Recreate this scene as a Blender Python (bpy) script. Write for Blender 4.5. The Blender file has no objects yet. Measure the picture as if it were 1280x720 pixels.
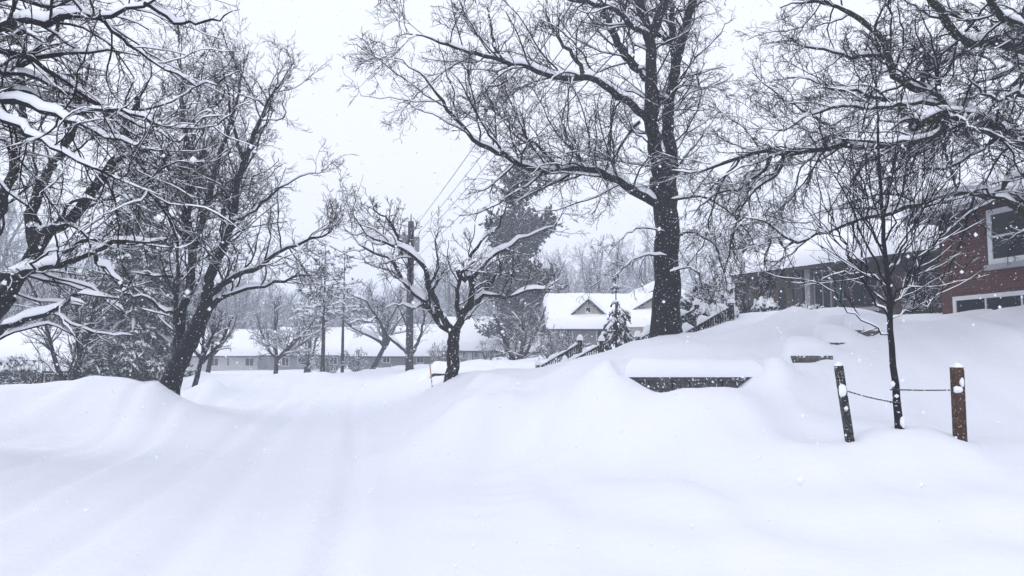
import bpy, math, random
import numpy as np
R_ = math.radians
rng = np.random.default_rng(7)
random.seed(7)
sc = bpy.context.scene
COL = sc.collection

# ------------------------------------------------------------------ camera, sky, sun, exposure
FPX = 930.0                      # focal length in pixels of the 1280 px photograph
CAMZ = 1.9
PITCH = math.atan(80 / FPX)
cam_d = bpy.data.cameras.new('camera'); cam = bpy.data.objects.new('camera', cam_d); COL.objects.link(cam)
cam.location = (0, 0, CAMZ); cam.rotation_euler = (math.pi/2 + PITCH, 0, 0)
cam_d.sensor_width = 36; cam_d.lens = FPX / 1280 * 36
cam_d.clip_start = 0.05; cam_d.clip_end = 3000
cam_d.dof.use_dof = True; cam_d.dof.focus_distance = 16; cam_d.dof.aperture_fstop = 9
sc.camera = cam

w = bpy.data.worlds.new('World'); sc.world = w; w.use_nodes = True
nt = w.node_tree; nt.nodes.clear()
sky = nt.nodes.new('ShaderNodeTexSky'); sky.sky_type = 'NISHITA'; sky.sun_disc = False
SUN_EL, SUN_AZ = 50, 220      # azimuth clockwise from +Y: behind the camera on its left
sky.sun_elevation = R_(SUN_EL); sky.sun_rotation = R_(SUN_AZ); sky.dust_density = 5; sky.air_density = 1.0
mix = nt.nodes.new('ShaderNodeMix'); mix.data_type = 'RGBA'; mix.inputs[0].default_value = 0.93
mix.inputs[7].default_value = (9.55, 9.9, 11.0, 1)      # the even grey-white cloud deck
bgn = nt.nodes.new('ShaderNodeBackground'); bgn.inputs[1].default_value = 0.1
wo = nt.nodes.new('ShaderNodeOutputWorld')
nt.links.new(sky.outputs[0], mix.inputs[6]); nt.links.new(mix.outputs[2], bgn.inputs[0]); nt.links.new(bgn.outputs[0], wo.inputs[0])
sl = bpy.data.lights.new('sun', 'SUN'); so = bpy.data.objects.new('sun', sl); COL.objects.link(so)
sl.energy = 0.6; sl.angle = R_(45); sl.color = (1, .97, .93)
so.rotation_euler = (R_(90 - SUN_EL), 0, math.pi - R_(SUN_AZ))
sc.view_settings.view_transform = 'Standard'; sc.view_settings.look = 'None'
sc.view_settings.exposure = 0.16; sc.view_settings.gamma = 1
cy = sc.cycles
cy.max_bounces = 9; cy.diffuse_bounces = 7; cy.glossy_bounces = 2; cy.transmission_bounces = 2; cy.volume_bounces = 3
cy.transparent_max_bounces = 4; cy.use_denoising = True
cy.caustics_reflective = False; cy.caustics_refractive = False

cp, sp = math.cos(PITCH), math.sin(PITCH)
def at(px, py, Y):
    """World point seen at photo pixel (px, py) at distance Y."""
    u = (px - 640) / FPX; v = (360 - py) / FPX
    dy = cp - v * sp; dz = sp + v * cp
    t = Y / dy
    return np.array([u * t, Y, CAMZ + dz * t])

# ------------------------------------------------------------------ naming / linking
def put(o, parent=None):
    COL.objects.link(o)
    if parent is not None: o.parent = parent
    return o
def tag(o, label=None, cat=None, group=None, kind=None):
    if label: o['label'] = label
    if cat: o['category'] = cat
    if group: o['group'] = group
    if kind: o['kind'] = kind
    return o
def thing(name, label, cat, loc, group=None, rz=0.0):
    o = put(bpy.data.objects.new(name, None)); o.location = [float(c) for c in loc]; o.rotation_euler.z = rz
    o.empty_display_size = .2
    return tag(o, label, cat, group)
def npmesh(name, V, F, mat, parent=None, smooth=True, world=True):
    """V (n,3) world coordinates when world (converted to the parent's space); F: int array (m,3|4) or list of such."""
    Fs = F if isinstance(F, list) else [F]
    Fs = [f for f in Fs if len(f)]
    V = np.asarray(V, dtype=np.float64)
    if world and parent is not None:
        p = parent; offs = []
        while p is not None: offs.append(p); p = p.parent
        for q in reversed(offs):
            V = V - np.array(q.location)
            a = -q.rotation_euler.z
            if abs(a) > 1e-9:
                c, s = math.cos(a), math.sin(a)
                V = np.stack([V[:, 0]*c - V[:, 1]*s, V[:, 0]*s + V[:, 1]*c, V[:, 2]], 1)
    me = bpy.data.meshes.new(name)
    me.vertices.add(len(V)); me.vertices.foreach_set('co', V.astype(np.float32).ravel())
    nl = sum(f.size for f in Fs); npoly = sum(len(f) for f in Fs)
    me.loops.add(nl); me.polygons.add(npoly)
    me.loops.foreach_set('vertex_index', np.concatenate([f.ravel() for f in Fs]).astype(np.int32))
    tot = np.concatenate([np.full(len(f), f.shape[1]) for f in Fs]); st = np.concatenate([[0], np.cumsum(tot)[:-1]])
    me.polygons.foreach_set('loop_start', st.astype(np.int32)); me.polygons.foreach_set('loop_total', tot.astype(np.int32))
    me.polygons.foreach_set('use_smooth', np.full(npoly, smooth))
    me.update(calc_edges=True)
    me.materials.append(mat)
    o = bpy.data.objects.new(name, me)
    return put(o, parent)

# ------------------------------------------------------------------ materials
def newmat(name):
    m = bpy.data.materials.new(name); m.use_nodes = True
    n = m.node_tree.nodes; l = m.node_tree.links
    b = n['Principled BSDF']
    return m, n, l, b
def noise(n, l, scale, detail=4, rough=.6, coord='Object', stretch=None):
    tc = n.new('ShaderNodeTexCoord'); nz = n.new('ShaderNodeTexNoise')
    nz.inputs['Scale'].default_value = scale; nz.inputs['Detail'].default_value = detail; nz.inputs['Roughness'].default_value = rough
    if stretch:
        mp = n.new('ShaderNodeMapping'); mp.inputs['Scale'].default_value = stretch
        l.new(tc.outputs[coord], mp.inputs[0]); l.new(mp.outputs[0], nz.inputs['Vector'])
    else: l.new(tc.outputs[coord], nz.inputs['Vector'])
    return nz
def ramp(n, l, src, stops):
    r = n.new('ShaderNodeValToRGB'); e = r.color_ramp.elements
    e[0].position, e[0].color = stops[0][0], stops[0][1] + (1,)
    e[1].position, e[1].color = stops[-1][0], stops[-1][1] + (1,)
    for p, c in stops[1:-1]:
        k = e.new(p); k.color = c + (1,)
    l.new(src, r.inputs[0]); return r
def bump(n, l, src, b, strength, dist):
    bp = n.new('ShaderNodeBump'); bp.inputs['Strength'].default_value = strength; bp.inputs['Distance'].default_value = dist
    l.new(src, bp.inputs['Height']); l.new(bp.outputs[0], b.inputs['Normal']); return bp
SNOWC = (.87, .89, .94)
def m_snow(name, scale=6, strength=.35, dist=.03, tint=(.83, .85, .915)):
    m, n, l, b = newmat(name)
    nz = noise(n, l, scale * .12, 3); r = ramp(n, l, nz.outputs[0], [(.3, (tint[0]-.015, tint[1]-.012, tint[2]-.008)), (.7, tint)])
    l.new(r.outputs[0], b.inputs['Base Color']); b.inputs['Roughness'].default_value = .75
    b.inputs['Specular IOR Level'].default_value = .2
    n2 = noise(n, l, scale, 9, .66); bp = bump(n, l, n2.outputs[0], b, strength, dist)
    n3 = noise(n, l, scale*.28, 4, .5); b2 = n.new('ShaderNodeBump'); b2.inputs['Strength'].default_value = strength*.6; b2.inputs['Distance'].default_value = dist*3
    l.new(n3.outputs[0], b2.inputs['Height']); l.new(b2.outputs[0], bp.inputs['Normal'])
    return m
def m_cover(name, c0, c1, scale, cover=.35, soft=.25, speck=.0, stretch=None, rough=.85, sn=30):
    """A rough material (bark, needles, wood) with settled snow on its upward faces and wind-blown flecks."""
    m, n, l, b = newmat(name)
    nz = noise(n, l, scale, 5, .65, stretch=stretch); r = ramp(n, l, nz.outputs[0], [(.3, c0), (.7, c1)])
    g = n.new('ShaderNodeNewGeometry'); sx = n.new('ShaderNodeSeparateXYZ'); l.new(g.outputs['Normal'], sx.inputs[0])
    n2 = noise(n, l, sn, 3, .6)
    a = n.new('ShaderNodeMath'); a.operation = 'MULTIPLY_ADD'; l.new(n2.outputs[0], a.inputs[0]); a.inputs[1].default_value = .9
    l.new(sx.outputs['Z'], a.inputs[2])
    mr = n.new('ShaderNodeMapRange'); mr.inputs['From Min'].default_value = 1.45 - cover; mr.inputs['From Max'].default_value = 1.45 - cover + soft
    l.new(a.outputs[0], mr.inputs['Value'])
    fac = mr.outputs[0]
    if speck > 0:
        n3 = noise(n, l, sn * .9, 2, .5)
        m2 = n.new('ShaderNodeMapRange'); m2.inputs['From Min'].default_value = .72 - speck; m2.inputs['From Max'].default_value = .76 - speck
        l.new(n3.outputs[0], m2.inputs['Value'])
        mx = n.new('ShaderNodeMath'); mx.operation = 'MAXIMUM'; l.new(fac, mx.inputs[0]); l.new(m2.outputs[0], mx.inputs[1]); fac = mx.outputs[0]
    mm = n.new('ShaderNodeMix'); mm.data_type = 'RGBA'; l.new(fac, mm.inputs[0]); l.new(r.outputs[0], mm.inputs[6]); mm.inputs[7].default_value = SNOWC + (1,)
    l.new(mm.outputs[2], b.inputs['Base Color']); b.inputs['Roughness'].default_value = rough
    b.inputs['Specular IOR Level'].default_value = .15
    bump(n, l, nz.outputs[0], b, .7, .02)
    return m
def m_plain(name, c, rough=.6, var=.15, scale=8, metal=0):
    m, n, l, b = newmat(name)
    nz = noise(n, l, scale, 5); c0 = tuple(x*(1-var) for x in c); c1 = tuple(min(1, x*(1+var)) for x in c)
    r = ramp(n, l, nz.outputs[0], [(.3, c0), (.7, c1)]); l.new(r.outputs[0], b.inputs['Base Color'])
    b.inputs['Roughness'].default_value = rough; b.inputs['Metallic'].default_value = metal
    return m
def m_brick(name, c1, c2, mortar, scale=1.0, bw=.21, bh=.075, rot=0.0):
    m, n, l, b = newmat(name)
    tc = n.new('ShaderNodeTexCoord'); sx = n.new('ShaderNodeSeparateXYZ'); l.new(tc.outputs['Object'], sx.inputs[0])
    ad = n.new('ShaderNodeMath'); ad.operation = 'ADD'; l.new(sx.outputs[0], ad.inputs[0]); l.new(sx.outputs[1], ad.inputs[1])
    cb = n.new('ShaderNodeCombineXYZ'); l.new(ad.outputs[0], cb.inputs[0]); l.new(sx.outputs[2], cb.inputs[1])
    br = n.new('ShaderNodeTexBrick'); l.new(cb.outputs[0], br.inputs['Vector'])
    br.inputs['Color1'].default_value = c1 + (1,); br.inputs['Color2'].default_value = c2 + (1,); br.inputs['Mortar'].default_value = mortar + (1,)
    br.inputs['Scale'].default_value = scale; br.inputs['Brick Width'].default_value = bw; br.inputs['Row Height'].default_value = bh
    br.inputs['Mortar Size'].default_value = .009; br.inputs['Bias'].default_value = -.2
    nz = noise(n, l, 2.5, 6); mm = n.new('ShaderNodeMix'); mm.data_type = 'RGBA'; mm.blend_type = 'MULTIPLY'; mm.inputs[0].default_value = .6
    r = ramp(n, l, nz.outputs[0], [(.3, (.55, .55, .58)), (.7, (1, 1, 1))])
    l.new(br.outputs[0], mm.inputs[6]); l.new(r.outputs[0], mm.inputs[7])
    # snow dust caught on the face
    n3 = noise(n, l, 26, 2, .5); m2 = n.new('ShaderNodeMapRange'); m2.inputs['From Min'].default_value = .69; m2.inputs['From Max'].default_value = .73
    l.new(n3.outputs[0], m2.inputs['Value'])
    m4 = n.new('ShaderNodeMix'); m4.data_type = 'RGBA'; l.new(m2.outputs[0], m4.inputs[0]); l.new(mm.outputs[2], m4.inputs[6]); m4.inputs[7].default_value = SNOWC + (1,)
    l.new(m4.outputs[2], b.inputs['Base Color']); b.inputs['Roughness'].default_value = .9
    bump(n, l, br.outputs['Fac'], b, -.6, .01)
    return m
M = {}
M['snow'] = m_snow('snow_ground', 9, .38, .03)
M['snow_soft'] = m_snow('snow_settled', 14, .3, .02, (.90, .915, .95))
M['snow_roof'] = m_snow('snow_roof', 3, .25, .04, (.88, .895, .94))
M['bark'] = m_cover('bark_dark', (.004, .004, .006), (.015, .014, .016), 22, .12, .25, .035, stretch=(1, 1, .3))
M['bark_big'] = m_cover('bark_furrowed', (.004, .004, .005), (.026, .023, .023), 16, .1, .25, .05, stretch=(1, 1, .22), sn=30)
M['twig'] = m_cover('twig_bark', (.003, .003, .005), (.011, .011, .014), 30, .26, .25, .0, sn=9)
M['twig_brown'] = m_cover('twig_bark_brown', (.006, .004, .004), (.018, .013, .012), 30, .28, .3, .0, sn=9)
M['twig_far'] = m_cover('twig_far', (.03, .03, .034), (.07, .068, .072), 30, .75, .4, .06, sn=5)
M['needle'] = m_cover('needles_green', (.010, .020, .016), (.030, .050, .036), 18, .5, .3, .06, sn=6)
M['needle_blue'] = m_cover('needles_blue', (.018, .036, .040), (.05, .085, .085), 18, .75, .3, .10, sn=5)
M['needle_dark'] = m_cover('needles_dark', (.014, .022, .022), (.034, .048, .046), 18, .45, .4, .03, sn=3)
M['moss'] = m_cover('mossy_bark', (.007, .009, .005), (.026, .031, .015), 24, .05, .3, .06, stretch=(1, 1, .6))
M['stone'] = m_cover('stone_wall', (.045, .045, .048), (.15, .145, .14), 7, .2, .2, .10, sn=30)
M['wood_dark'] = m_cover('wood_dark', (.010, .011, .012), (.03, .028, .027), 14, .4, .2, .10, stretch=(1, 1, .2), sn=25)
M['wood_stake'] = m_cover('wood_stake_brown', (.030, .014, .008), (.085, .040, .020), 20, .3, .2, .07, stretch=(3, 3, .25), sn=70)
M['wood_stake_dark'] = m_cover('wood_stake_dark', (.008, .009, .009), (.028, .028, .024), 20, .3, .2, .10, stretch=(3, 3, .25), sn=70)
M['wood_pole'] = m_cover('pole_wood', (.010, .010, .012), (.03, .028, .03), 14, .2, .2, .06, stretch=(2, 2, .2), sn=9)
M['brick'] = m_brick('red_brick', (.115, .022, .022), (.050, .013, .014), (.085, .062, .060))
M['brick_brown'] = m_brick('brown_brick', (.060, .030, .026), (.032, .020, .020), (.05, .046, .045))
M['stone_tan'] = m_brick('tan_stone', (.12, .10, .092), (.065, .058, .058), (.10, .094, .09), bw=.45, bh=.18)
M['trim'] = m_plain('white_trim', (.62, .63, .65), .5, .06)
M['trim_dark'] = m_plain('dark_trim', (.025, .026, .03), .6)
M['soffit'] = m_plain('grey_soffit', (.30, .30, .32), .6, .1)
M['green'] = m_plain('green_shutter', (.012, .035, .022), .5)
M['siding'] = m_plain('pale_siding', (.50, .49, .48), .7, .08, 3)
M['siding_grey'] = m_plain('grey_siding', (.22, .225, .24), .7, .12, 3)
M['siding_beige'] = m_plain('beige_siding', (.42, .37, .31), .7, .1, 3)
M['door'] = m_plain('dark_door', (.04, .025, .018), .5, .3, 12)
M['metal'] = m_plain('grey_metal', (.20, .21, .23), .45, .15, 8, .3)
M['wire'] = m_plain('black_cable', (.02, .02, .022), .5)
M['rope'] = m_cover('tie_wire', (.015, .015, .017), (.05, .05, .05), 40, .25, .3, .12, sn=30)
M['orange'] = m_plain('marker_orange', (.42, .22, .08), .6, .1)
def m_glass():
    m, n, l, b = newmat('window_glass'); b.inputs['Base Color'].default_value = (.012, .015, .02, 1)
    b.inputs['Roughness'].default_value = .12; b.inputs['Specular IOR Level'].default_value = .15
    nz = noise(n, l, 1.2, 2); bump(n, l, nz.outputs[0], b, .05, .01); return m
M['glass'] = m_glass()

# ------------------------------------------------------------------ tubes, branches, snow on branches
def nrm(a): return a / np.maximum(np.linalg.norm(a, axis=-1, keepdims=True), 1e-9)
def tangents(P):
    T = np.empty_like(P); T[:, 1:-1] = P[:, 2:] - P[:, :-2]; T[:, 0] = P[:, 1] - P[:, 0]; T[:, -1] = P[:, -1] - P[:, -2]
    return nrm(T)
def ringfaces(N, K, S):
    i = np.arange(N)[:, None, None] * (K*S); j = np.arange(K-1)[None, :, None] * S; k = np.arange(S)[None, None, :]; k2 = (k+1) % S
    a = i + j + k; b = i + j + k2
    return np.stack([a, b, b + S, a + S], -1).reshape(-1, 4)
def tubes(P, R, S):
    N, K, _ = P.shape; T = tangents(P)
    mean = np.abs(T.mean(1)); ref = np.zeros((N, 3)); ref[np.arange(N), mean.argmin(1)] = 1
    u = nrm(np.cross(T, ref[:, None, :])); v = np.cross(T, u)
    a = np.arange(S) / S * 2*math.pi
    V = P[:, :, None, :] + R[:, :, None, None] * (u[:, :, None, :]*np.cos(a)[None, None, :, None] + v[:, :, None, :]*np.sin(a)[None, None, :, None])
    return V.reshape(-1, 3), ringfaces(N, K, S)
def rough_tube(P, R, S=14, amp=.08, seed=0):
    """One thick trunk or limb with bark ridges and swellings."""
    V, F = tubes(P[None], R[None], S); V = V.reshape(len(P), S, 3); r = np.random.default_rng(seed)
    C = P[:, None, :]; ridge = 1 + amp * r.normal(size=(1, S, 1)) + amp * .8 * r.normal(size=(len(P), S, 1))
    return ((V - C) * ridge + C).reshape(-1, 3), F
UP = np.array([0, 0, 1.0])
def snowcap(P, R, S=6, hf=1.0, seed=0, hmax=.105, base=.012, gap=.25, steep=.86):
    N, K, _ = P.shape; r = np.random.default_rng(seed); T = tangents(P)
    h = nrm(np.cross(T, UP[None, None, :])); n = np.cross(h, T)
    sl = np.clip((steep - np.abs(T[..., 2])) / .35, 0, 1)
    nz = r.normal(size=(N, K)); nz = (nz + np.roll(nz, 1, 1) + np.roll(nz, 2, 1)) / 1.7
    sl = sl * np.clip(.85 + .35 * nz, 0, 1.35) * (r.random((N, K)) > gap*.25)
    sl[:, -1] = 0; sl[:, 0] *= .5
    H = np.minimum(base*np.minimum(1, R/.011) + 1.35*R, hmax) * hf * sl
    a = np.arange(S) / S * 2*math.pi + math.pi/S; ca, sa = np.cos(a), np.sin(a)
    W = R * (.35 + .72 * np.minimum(sl*1.6, 1)); off = R * .45 * np.minimum(sl*2, 1)
    up = np.where(sa[None, None, :] > 0, (H + R*.1)[..., None], (R*.35)[..., None]) * sa[None, None, :]
    wob = 1 + .12 * r.normal(size=(N, K, 1))
    V = P[:, :, None, :] + h[:, :, None, :]*(W[..., None]*ca*wob)[..., None] + n[:, :, None, :]*(off[..., None] + up)[..., None]
    return V.reshape(-1, 3), ringfaces(N, K, S)
def join(parts):
    V = []; F = []; o = 0
    for v, f in parts:
        V.append(v); F.append(f + o); o += len(v)
    return np.concatenate(V), np.concatenate(F)
def grow(S0, D0, L, R0, K, wob, trop, r_end=.35, rg=rng, zig=0.0):
    N = len(S0); P = np.empty((N, K+1, 3)); P[:, 0] = S0; d = nrm(D0)
    side = nrm(np.cross(d, rg.normal(size=(N, 3))))
    for k in range(K):
        s = side * (zig * (1 if k % 2 else -1))
        d = nrm(d + rg.normal(size=(N, 3))*wob + s + np.array([0, 0, trop]))
        P[:, k+1] = P[:, k] + d * (L / K)[:, None]
    t = np.linspace(0, 1, K+1)[None, :]
    return P, R0[:, None] * (1 - (1 - r_end) * t)
def spawn(P, R, n_each, t0, t1, ang, lfac, lmin, lmax, rfac, rmax, rmin, rg=rng, L=None, up=0.0):
    """Children starting on the parents: returns starts, directions, lengths, radii."""
    N, K, _ = P.shape
    if L is None: L = np.linalg.norm(np.diff(P, axis=1), axis=2).sum(1)
    cnt = np.maximum(1, rg.poisson(n_each*(np.clip(L/L.mean(), .25, 1.9) if N > 1 else 1)*np.ones(N)))
    idx = np.repeat(np.arange(N), cnt); t = rg.uniform(t0, t1, len(idx)); f = t*(K-1); i = np.minimum(f.astype(int), K-2); fr = (f - i)[:, None]
    S0 = P[idx, i]*(1-fr) + P[idx, i+1]*fr; T = nrm(P[idx, i+1] - P[idx, i]); rr = R[idx, i]*(1-fr[:, 0]) + R[idx, i+1]*fr[:, 0]
    q = nrm(np.cross(T, rg.normal(size=(len(idx), 3))))
    an = np.radians(rg.normal(ang, 12, len(idx)))[:, None]
    D = nrm(T*np.cos(an) + q*np.sin(an) + np.array([0, 0, up]))
    ln = np.clip(L[idx]*lfac*(1 - .55*t)*rg.uniform(.6, 1.3, len(idx)), lmin, lmax)
    r0 = np.clip(rr*rfac, rmin, rmax)
    return S0, D, ln, r0
def resample(pts, step=.25):
    pts = np.array(pts); seg = np.linalg.norm(np.diff(pts, axis=0), axis=1); s = np.concatenate([[0], np.cumsum(seg)])
    n = max(14, int(s[-1]/step)); tt = np.linspace(0, s[-1], n)
    # Catmull-Rom like smoothing through cubic Hermite
    m = np.gradient(pts, s, axis=0) if len(pts) > 2 else np.tile((pts[-1]-pts[0])/max(s[-1], 1e-6), (len(pts), 1))
    i = np.clip(np.searchsorted(s, tt, side='right')-1, 0, len(s)-2); h = (s[i+1]-s[i])[:, None]; u = ((tt - s[i])[:, None])/h
    h00 = 2*u**3-3*u**2+1; h10 = u**3-2*u**2+u; h01 = -2*u**3+3*u**2; h11 = u**3-u**2
    return h00*pts[i] + h10*h*m[i] + h01*pts[i+1] + h11*h*m[i+1]
def limb_from(pxs, Y0, Y1, r0, r1, step=.25, wob=.25, seed=0):
    r = np.random.default_rng(seed)
    n = len(pxs); Ys = np.linspace(Y0, Y1, n)
    P = resample([at(a, b, y) for (a, b), y in zip(pxs, Ys)], step)
    if len(P) > 3: P[1:-1] += r.normal(size=(len(P)-2, 3)) * wob * .1 * min(1, step*3)
    t = np.linspace(0, 1, len(P)); R = r0 + (r1 - r0) * t**.85
    if r1 < .04 and r0 < .3: R = R * (1 - .6*np.clip((t-.8)/.2, 0, 1))
    return P, R
def resampK(P, R, K):
    t = np.linspace(0, len(P)-1, K); i = np.minimum(t.astype(int), len(P)-2); f = (t-i)
    return P[i]*(1-f)[:, None] + P[i+1]*f[:, None], R[i]*(1-f) + R[i+1]*f

def build_tree(name, label, trunk, limbs, seed, bark='bark', twig='twig', twigR=.0045, dens=1.0, L1=(1.1, 2.6), L2=(.35, 1.1), L3=(.15, .5),
               trop=(.02, .01, .0), up1=.12, snowh=1.0, group=None, wob=.19, levels=4, ang=(50, 42, 40), n=(3.2, 7, 5), zig=.12, rooty=None, cap2=True, limb_mat=None):
    """trunk / limbs: (pixels, Y0, Y1, r0, r1). Every traced limb is its own part with its own snow."""
    rg = np.random.default_rng(seed)
    P, R = limb_from(trunk[0], trunk[1], trunk[2], trunk[3], trunk[4], .22, .12, seed)
    base = P[0].copy()
    t = thing(name, label, 'tree', base, group)
    R = R * (1 + .35*np.exp(-np.arange(len(R))*.22/.25))
    P = np.concatenate([P[:1] - np.array([0, 0, .7]) - (P[1]-P[0])*.6, P]); R = np.concatenate([R[:1]*1.1, R])
    V, F = rough_tube(P, R, 16, .05, seed); tr_ = npmesh('trunk', V, F, M[bark], t)
    if np.abs(tangents(P[None])[0, :, 2]).min() < .93: npmesh('snow', *snowcap(P[None], R[None], 9, snowh*.6, seed, steep=.98), M['snow_soft'], tr_)
    parents = []
    for q, lb in enumerate(limbs):
        Pl, Rl = limb_from(lb[0], lb[1], lb[2], lb[3], lb[4], .2, .35, seed*31+q)
        parents.append((Pl, Rl))
        V, F = rough_tube(Pl, Rl, 9 if lb[3] > .05 else 7, .05, seed+q)
        lo = npmesh('limb', V, F, M[limb_mat or bark], t)
        sn = [snowcap(Pl[None], Rl[None], 8, snowh*1.25, seed+q)]
        if lb[3] > .045 and q % 3 != 2:      # snow lodged in the crotch
            k_ = 2; rb = lb[3]*1.05; Pb = Pl[k_] + np.array([0, 0, Rl[k_]*.55]) + np.linspace(-.75, .75, 7)[:, None]*np.array([.15, 0, 1.0])*rb
            sn.append(tubes(Pb[None], (np.sqrt(np.clip(1-np.linspace(-.98, .98, 7)**2, 0, 1))*rb*.85)[None], 8))
        npmesh('snow', *join(sn), M['snow_soft'], lo)
    # procedural branches off every limb
    S0s, Ds, Ls, Rs = [], [], [], []
    for (Pl, Rl), lb in zip(parents, limbs):
        Pk, Rk = Pl[None], Rl[None]; Ln = np.linalg.norm(np.diff(Pl, axis=0), axis=1).sum()
        a = spawn(Pk, Rk, Ln*n[0]*dens*(lb[5] if len(lb) > 5 else 1), .12, 1.0, ang[0], .5, L1[0], L1[1], .42, .024, .008, rg, L=np.array([max(Ln, 2.5)]), up=up1)
        S0s.append(a[0]); Ds.append(a[1]); Ls.append(a[2]); Rs.append(a[3])
    S0, D, L, r0 = [np.concatenate(x) for x in (S0s, Ds, Ls, Rs)]
    P1, R1 = grow(S0, D, L, r0, 9, wob, trop[0], .4, rg, zig)
    br = npmesh('branches', *tubes(P1, R1, 5), M[twig], t)
    V, F = snowcap(P1, R1, 5, snowh, seed); npmesh('snow', V, F, M['snow_soft'], br)
    parts = []
    a = spawn(P1, R1, n[1]*dens, .12, 1.0, ang[1], .45, L2[0], L2[1], .55, .012, twigR*1.25, rg, up=.03)
    P2, R2 = grow(*a, 6, wob*1.15, trop[1], .5, rg, zig); parts.append(tubes(P2, R2, 3))
    if levels >= 3:
        a = spawn(P2, R2, n[2]*dens, .15, 1.0, ang[2], .5, L3[0], L3[1], .7, .008, twigR, rg, up=.02)
        P3, R3 = grow(*a, 4, wob*1.2, trop[2], .6, rg, zig); parts.append(tubes(P3, R3, 3))
    if levels >= 4:
        a = spawn(P3, R3, .8, .3, 1.0, ang[2], .6, L3[0]*.6, L3[1]*.6, .85, .008, twigR*.9, rg, up=.02)
        P4, R4 = grow(*a, 3, wob*1.2, trop[2], .7, rg, zig); parts.append(tubes(P4, R4, 3))
    tw = npmesh('twigs', *join(parts), M[twig], t)
    if cap2:
        V, F = snowcap(P2, R2, 4, snowh*.8, seed+5, base=.006); npmesh('snow', V, F, M['snow_soft'], tw)
    return t

def auto_tree(name, label, base, H, seed, stems=1, spread=.45, r0=.12, bark='bark', twig='twig', twigR=.006, fork=.25, dens=1.0, group=None, snowh=1.0,
              cat='tree', trop=.06, n1=9, n2=7, n3=4, lean=0.0, L1f=.42, S=4, cap=True):
    """Bare deciduous tree grown from its base point."""
    rg = np.random.default_rng(seed); base = np.array(base, float)
    t = thing(name, label, cat, base, group)
    D = np.stack([rg.normal(0, spread*(.4 if stems == 1 else 1), stems) + lean, rg.normal(0, spread*(.4 if stems == 1 else 1), stems), np.ones(stems)], 1)
    S0 = np.tile(base, (stems, 1)) + rg.normal(size=(stems, 3))*r0*.7*(stems > 1); S0[:, 2] = base[2] - .25
    if stems > 1: S0[:, 2] -= .1
    hh = fork * H if stems == 1 else H*.75
    P0, R0 = grow(S0, D, np.full(stems, hh + .3), np.full(stems, r0)*rg.uniform(.8, 1.1, stems), 8, .05, .06, .72 if stems == 1 else .3, rg)
    for k in range(stems):
        V, F = rough_tube(P0[k], R0[k]*(1 + .3*np.exp(-np.arange(9)*1.2)), 9, .05, seed+k); npmesh('trunk', V, F, M[bark], t)
    if stems == 1:
        m = int(rg.integers(4, 7)); az = rg.uniform(0, 6.28) + np.arange(m)/m*6.28 + rg.normal(0, .3, m)
        D = np.stack([np.cos(az)*spread*2.0, np.sin(az)*spread*2.0, np.ones(m)], 1); D[0, :2] *= .2
        Pm, Rm = grow(np.tile(P0[0, -1], (m, 1)) - rg.random((m, 1))*np.array([0, 0, .15*hh]), D, H*(1-fork)*rg.uniform(.75, 1.05, m), np.full(m, r0*.62), 10, .10, trop, .22, rg, .05)
        lb = npmesh('limbs', *tubes(Pm, Rm, 6), M[bark], t)
        if cap: npmesh('snow', *snowcap(Pm, Rm, 6, snowh*1.2, seed), M['snow_soft'], lb)
        src = (Pm, Rm)
    else: src = (P0, R0)
    a = spawn(src[0], src[1], n1*dens, .12, .98, 45, L1f, .25, H*.4, .5, .05, twigR*1.6, rg, up=.18)
    P1, R1 = grow(*a, 7, .14, .03, .35, rg, .08)
    b = spawn(P1, R1, n2*dens, .1, 1, 45, .45, .15, H*.2, .55, .02, twigR*1.2, rg, up=.06)
    P2, R2 = grow(*b, 4, .16, .02, .5, rg, .08)
    c = spawn(P2, R2, n3*dens, .1, 1, 45, .5, .1, H*.12, .7, .01, twigR, rg, up=.04)
    P3, R3 = grow(*c, 3, .16, .01, .6, rg)
    tw = npmesh('twigs', *join([tubes(P1, R1, S), tubes(P2, R2, 3), tubes(P3, R3, 3)]), M[twig], t)
    if cap: npmesh('snow', *join([snowcap(P1, R1, 4, snowh, seed+3), snowcap(P2, R2, 4, snowh*.7, seed+4)]), M['snow_soft'], tw)
    return t

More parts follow.
